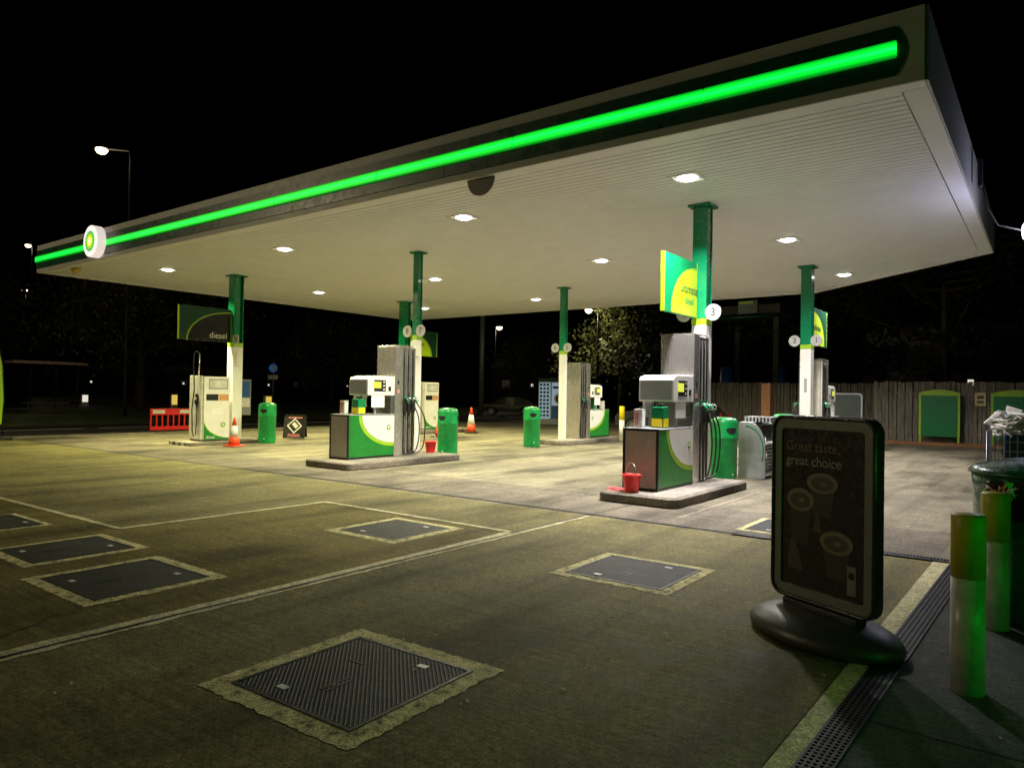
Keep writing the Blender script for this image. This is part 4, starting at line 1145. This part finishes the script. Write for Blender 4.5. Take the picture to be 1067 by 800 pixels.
# ------------------------------------------------------------------ banner, shelter, traffic signs
t = thing('feather_banner', 'lime green feather banner at the extreme left edge on a black foot', 'banner', (-24.62, 7.6, 0), 0)
pts = [(-.5, .55), (.32, .45), (.36, 1.2), (.30, 2.2), (.12, 3.0), (-.3, 3.4), (-.5, 3.4)]
m = MB(); m.prism([(a * .9, b) for a, b in pts], .015, 'x', 0); m.build('fabric', M['lime'], t)
MB().tube([(.0, .33, .1), (.0, .335, 1.2), (.0, .29, 2.2), (.0, .12, 3.0), (.0, -.3, 3.45)], .015, 6).build('mast', M['black'], t)
bx('foot', M['black'], t, -.3, .3, -.4, .5, 0, .1, .02)
t = thing('bus_shelter', 'dark bus shelter with a pale pink lit roof edge across the road at left', 'bus shelter', (-60, 22.2, -.15), 0)
bx('roof', M['shroof'], t, -.9, .9, -2.6, 2.4, 3.35, 3.55, .03)
bx('end_panel', M['glass'], t, -.8, .8, -2.55, -2.5, .1, 3.3)
bx('back_panel', M['glass'], t, -.85, -.8, -2.5, -1.1, .1, 3.3)
for yy in (-2.5, -.9, .8, 2.3):
    bx('post', M['black'], t, -.85, -.77, yy - .04, yy + .04, 0, 3.35)
bx('bench', M['grey'], t, -.7, -.3, -1.6, 1.6, .45, .5)
def road_bollard(label, loc, mat, h, glow):
    t = thing('traffic_bollard', label, 'traffic bollard', loc, 0, 'lit traffic bollards by the road')
    bx('shell', M['white'], t, -.15, .15, -.3, .3, 0, h, .04)
    bx('lit_face', mat, t, .152, .16, -.26, .26, .25, h - .08, .01)
    bx('cap', M['black'], t, -.16, .16, -.31, .31, h + .001, h + .06)
    return t
My = emit('lit yellow sign', (1, .72, .12), .7); Mw = emit('lit white sign', (1, .9, .75), .8)
road_bollard('small yellow-lit bollard under the blue road sign', (-50.6, 34.6, -.15), My, 1.25, 0)
road_bollard('yellow-lit bollard behind the red barrier', (-63, 33.4, -.15), My, 1.2, 0)
road_bollard('small white-lit bollard near the bus shelter', (-75, 30.9, -.15), Mw, 1.0, 0)
t = thing('road_sign', 'small blue triangular-topped road sign on a post right of the left column', 'road sign', (-49.6, 34.4, -.15), RD(35))
MB().tube([(0, 0, 0), (0, 0, 4)], .05, 8).build('post', M['poleg'], t)
m = MB(); m.prism([(.34 * cos(2 * pi * k / 24), 3.45 + .34 * sin(2 * pi * k / 24)) for k in range(24)], -.03, 'y', -.06); m.build('disc', emit('blue sign face', (.03, .12, .42), .3), t)
m = MB(); m.prism([(-.1, 3.2), (.1, 3.2), (.1, 3.45), (.22, 3.45), (0, 3.72), (-.22, 3.45), (-.1, 3.45)], -.01, 'y', -.092); m.build('arrow', M['white'], t)
bx('plate', M['offwhite'], t, -.4, .4, -.09, -.06, 2.55, 2.9)
t = thing('poster_case', 'upright blue and white poster case just right of the left column foot', 'poster case', (-27.2, 17.3, -.1), RD(60))
bx('case', M['grey'], t, -.4, .4, -.08, .08, .6, 2.1, .02); bx('blue_poster', M['blue'], t, -.36, .36, -.088, -.081, 1.35, 2.04); bx('white_poster', M['paper'], t, -.36, .36, -.088, -.081, .95, 1.33)
bx('leg', M['grey'], t, -.05, .05, -.05, .05, 0, .6)

# ------------------------------------------------------------------ far buildings
def building(label, loc, w, d, h, rz=0, nwin=4, lit=1):
    t = thing('distant_building', label, 'building', loc, rz)
    bx('wall', M['wallm'], t, -w / 2, w / 2, -d / 2, d / 2, 0, h)
    MB().prism([(-w / 2 - .3, h), (w / 2 + .3, h), (w / 2 - .5, h + 1.4), (-w / 2 + .5, h + 1.4)], d, 'y', -d / 2).build('roof', M['black'], t)
    for k in range(nwin):
        x = -w / 2 + w * (k + .5) / nwin
        f = bx('window', M['glass'], t, x - .6, x + .6, -d / 2 - .03, -d / 2 - .002, h * .45, h * .45 + 1.2)
        if k % 3 == 1: bx('pane', Mw, f, x - .25, x + .1, -d / 2 - .045, -d / 2 - .032, h * .45 + .3, h * .45 + .7)
    return t
building('long low dark building beyond the grass on the left with a few lit windows', (-150, 92, -.15), 70, 10, 5, RD(58), 12)
building('dark house silhouette beyond the road behind the centre', (-62, 92, -.15), 16, 9, 5.5, RD(30), 4)
building('dark house silhouette behind the board fence on the right', (-2, 62, -.15), 18, 9, 5.5, 0, 4)

# ------------------------------------------------------------------ trees
def tree(label, loc, h, cr, cz, leaf, n, seed, squash=.75, trunk=.22, lsz=.16, bare=False, z0=-.15):
    rnd = random.Random(seed)
    t = thing('tree', label, 'tree', (*loc, z0), 0)
    m = MB(); lean = rnd.uniform(-.03, .03)
    m.tube([(0, 0, 0), (lean * h * .3, 0, h * .3), (lean * h * .6, lean * h * .2, h * .62), (lean * h, 0, h * .92)], trunk, 10, [trunk * 1.25, trunk * .85, trunk * .5, trunk * .12])
    ends = []
    for k in range(15 if not bare else 26):
        z = h * rnd.uniform(.28, .85); a = rnd.uniform(0, 2 * pi); L = cr * rnd.uniform(.55, 1.0) * (1 - .45 * (z / h - .3))
        p0 = Vector((lean * z, 0, z)); p2 = p0 + Vector((cos(a) * L, sin(a) * L, L * rnd.uniform(.15, .6))); p1 = (p0 + p2) / 2 + Vector((0, 0, -L * .06))
        m.tube([p0, p1, p2], .04, 6, [trunk * .35, trunk * .2, .015]); ends += [p1, p2, (p1 + p2) / 2]
        for q in range(3):
            b_ = p1.lerp(p2, rnd.random()); c = b_ + Vector([rnd.uniform(-1, 1) * L * .3, rnd.uniform(-1, 1) * L * .3, rnd.uniform(.1, .5) * L * .5])
            m.tube([b_, c], .015, 4, [.03, .008]); ends.append(c)
    m.build('trunk', M['bark'], t)
    m = MB()
    cl_ = []
    for e in ends + [Vector((rnd.gauss(0, .5) * cr, rnd.gauss(0, .5) * cr, cz + rnd.gauss(0, .42) * cr * squash)) for _ in range(14)]:
        cl_.append((e, cr * rnd.uniform(.10, .24)))
    for k in range(n):
        c, r = rnd.choice(cl_)
        p = c + Vector((rnd.gauss(0, r), rnd.gauss(0, r), rnd.gauss(0, r * .7)))
        s = lsz * rnd.uniform(.5, 1.3)
        u = Vector((rnd.uniform(-1, 1), rnd.uniform(-1, 1), rnd.uniform(-1, 1))).normalized(); v = u.orthogonal().normalized() * s * .55; u = u * s
        m.poly([p - u, p + v, p + u, p - v])
    m.build('crown', leaf, t)
    return t
tree('large sparse tree behind the diesel sign, its branches faintly lit', (-60, 29), 10.8, 7.6, 7.0, M['leaf1'], 15000, 1, lsz=.17, trunk=.38)
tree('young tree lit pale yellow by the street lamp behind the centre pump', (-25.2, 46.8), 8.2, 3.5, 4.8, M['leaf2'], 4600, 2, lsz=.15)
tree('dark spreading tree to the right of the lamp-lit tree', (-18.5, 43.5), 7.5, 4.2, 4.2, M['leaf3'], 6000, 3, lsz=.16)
tree('dim tree at the far left edge behind the bus shelter', (-84, 24), 11, 6, 6, M['leaf1'], 5500, 4, lsz=.32, trunk=.35)
tree('dim tree right of the left column', (-58, 47), 7.5, 5, 4.6, M['leaf3'], 5500, 5, lsz=.2)
tree('low dark tree between the middle pump and the centre bin', (-50, 72), 8, 6, 4.4, M['leaf3'], 5500, 6, lsz=.2)
tree('dark bare-limbed tree behind the brick pillar', (-9, 38), 9, 4.5, 5.5, M['leaf3'], 3500, 7, lsz=.16, bare=True)
tree('thin dark tree behind the complete green board', (-3.6, 36), 10, 4, 6.2, M['leaf3'], 1800, 8, lsz=.15, bare=True)
tree('dark tree beyond the fence at the right edge', (1.5, 38), 9, 4.6, 5.6, M['leaf3'], 3500, 9, lsz=.16, bare=True)

# ------------------------------------------------------------------ the shop whose green light line falls on the bollards
t = thing('shop_front', 'low dark shop front with a green light line along its window sill beside the pavement', 'shop', (2.3, 4.0, .006), 0)
bx('wall', M['wallm'], t, 0, 5, -7, 5.5, 0, 3.0)
bx('fascia', M['band'], t, -.5, 5, -7.2, 5.7, 3.002, 3.7)
bx('window', M['glass'], t, -.02, -.002, -5.5, 4.5, .5, 2.4)
bx('led_strip', M['led_shop'], t, -.05, -.021, -2.5, .7, .95, 1.16)

# ------------------------------------------------------------------ world
w = bpy.data.worlds.new('World'); scn.world = w; w.use_nodes = True
nt = w.node_tree; bg = nt.nodes['Background']
sky = nt.nodes.new('ShaderNodeTexSky'); sky.sky_type = 'NISHITA'; sky.sun_disc = False; sky.sun_elevation = RD(-8); sky.sun_rotation = RD(200)
nt.links.new(sky.outputs[0], bg.inputs[0]); bg.inputs[1].default_value = .03
vs = scn.view_settings; vs.view_transform = 'Standard'; vs.look = 'None'; vs.exposure = 0; vs.gamma = 1; vs.use_curve_mapping = False
scn.render.engine = 'CYCLES'
scn.cycles.use_denoising = True
scn.render.resolution_x = 1024; scn.render.resolution_y = 767
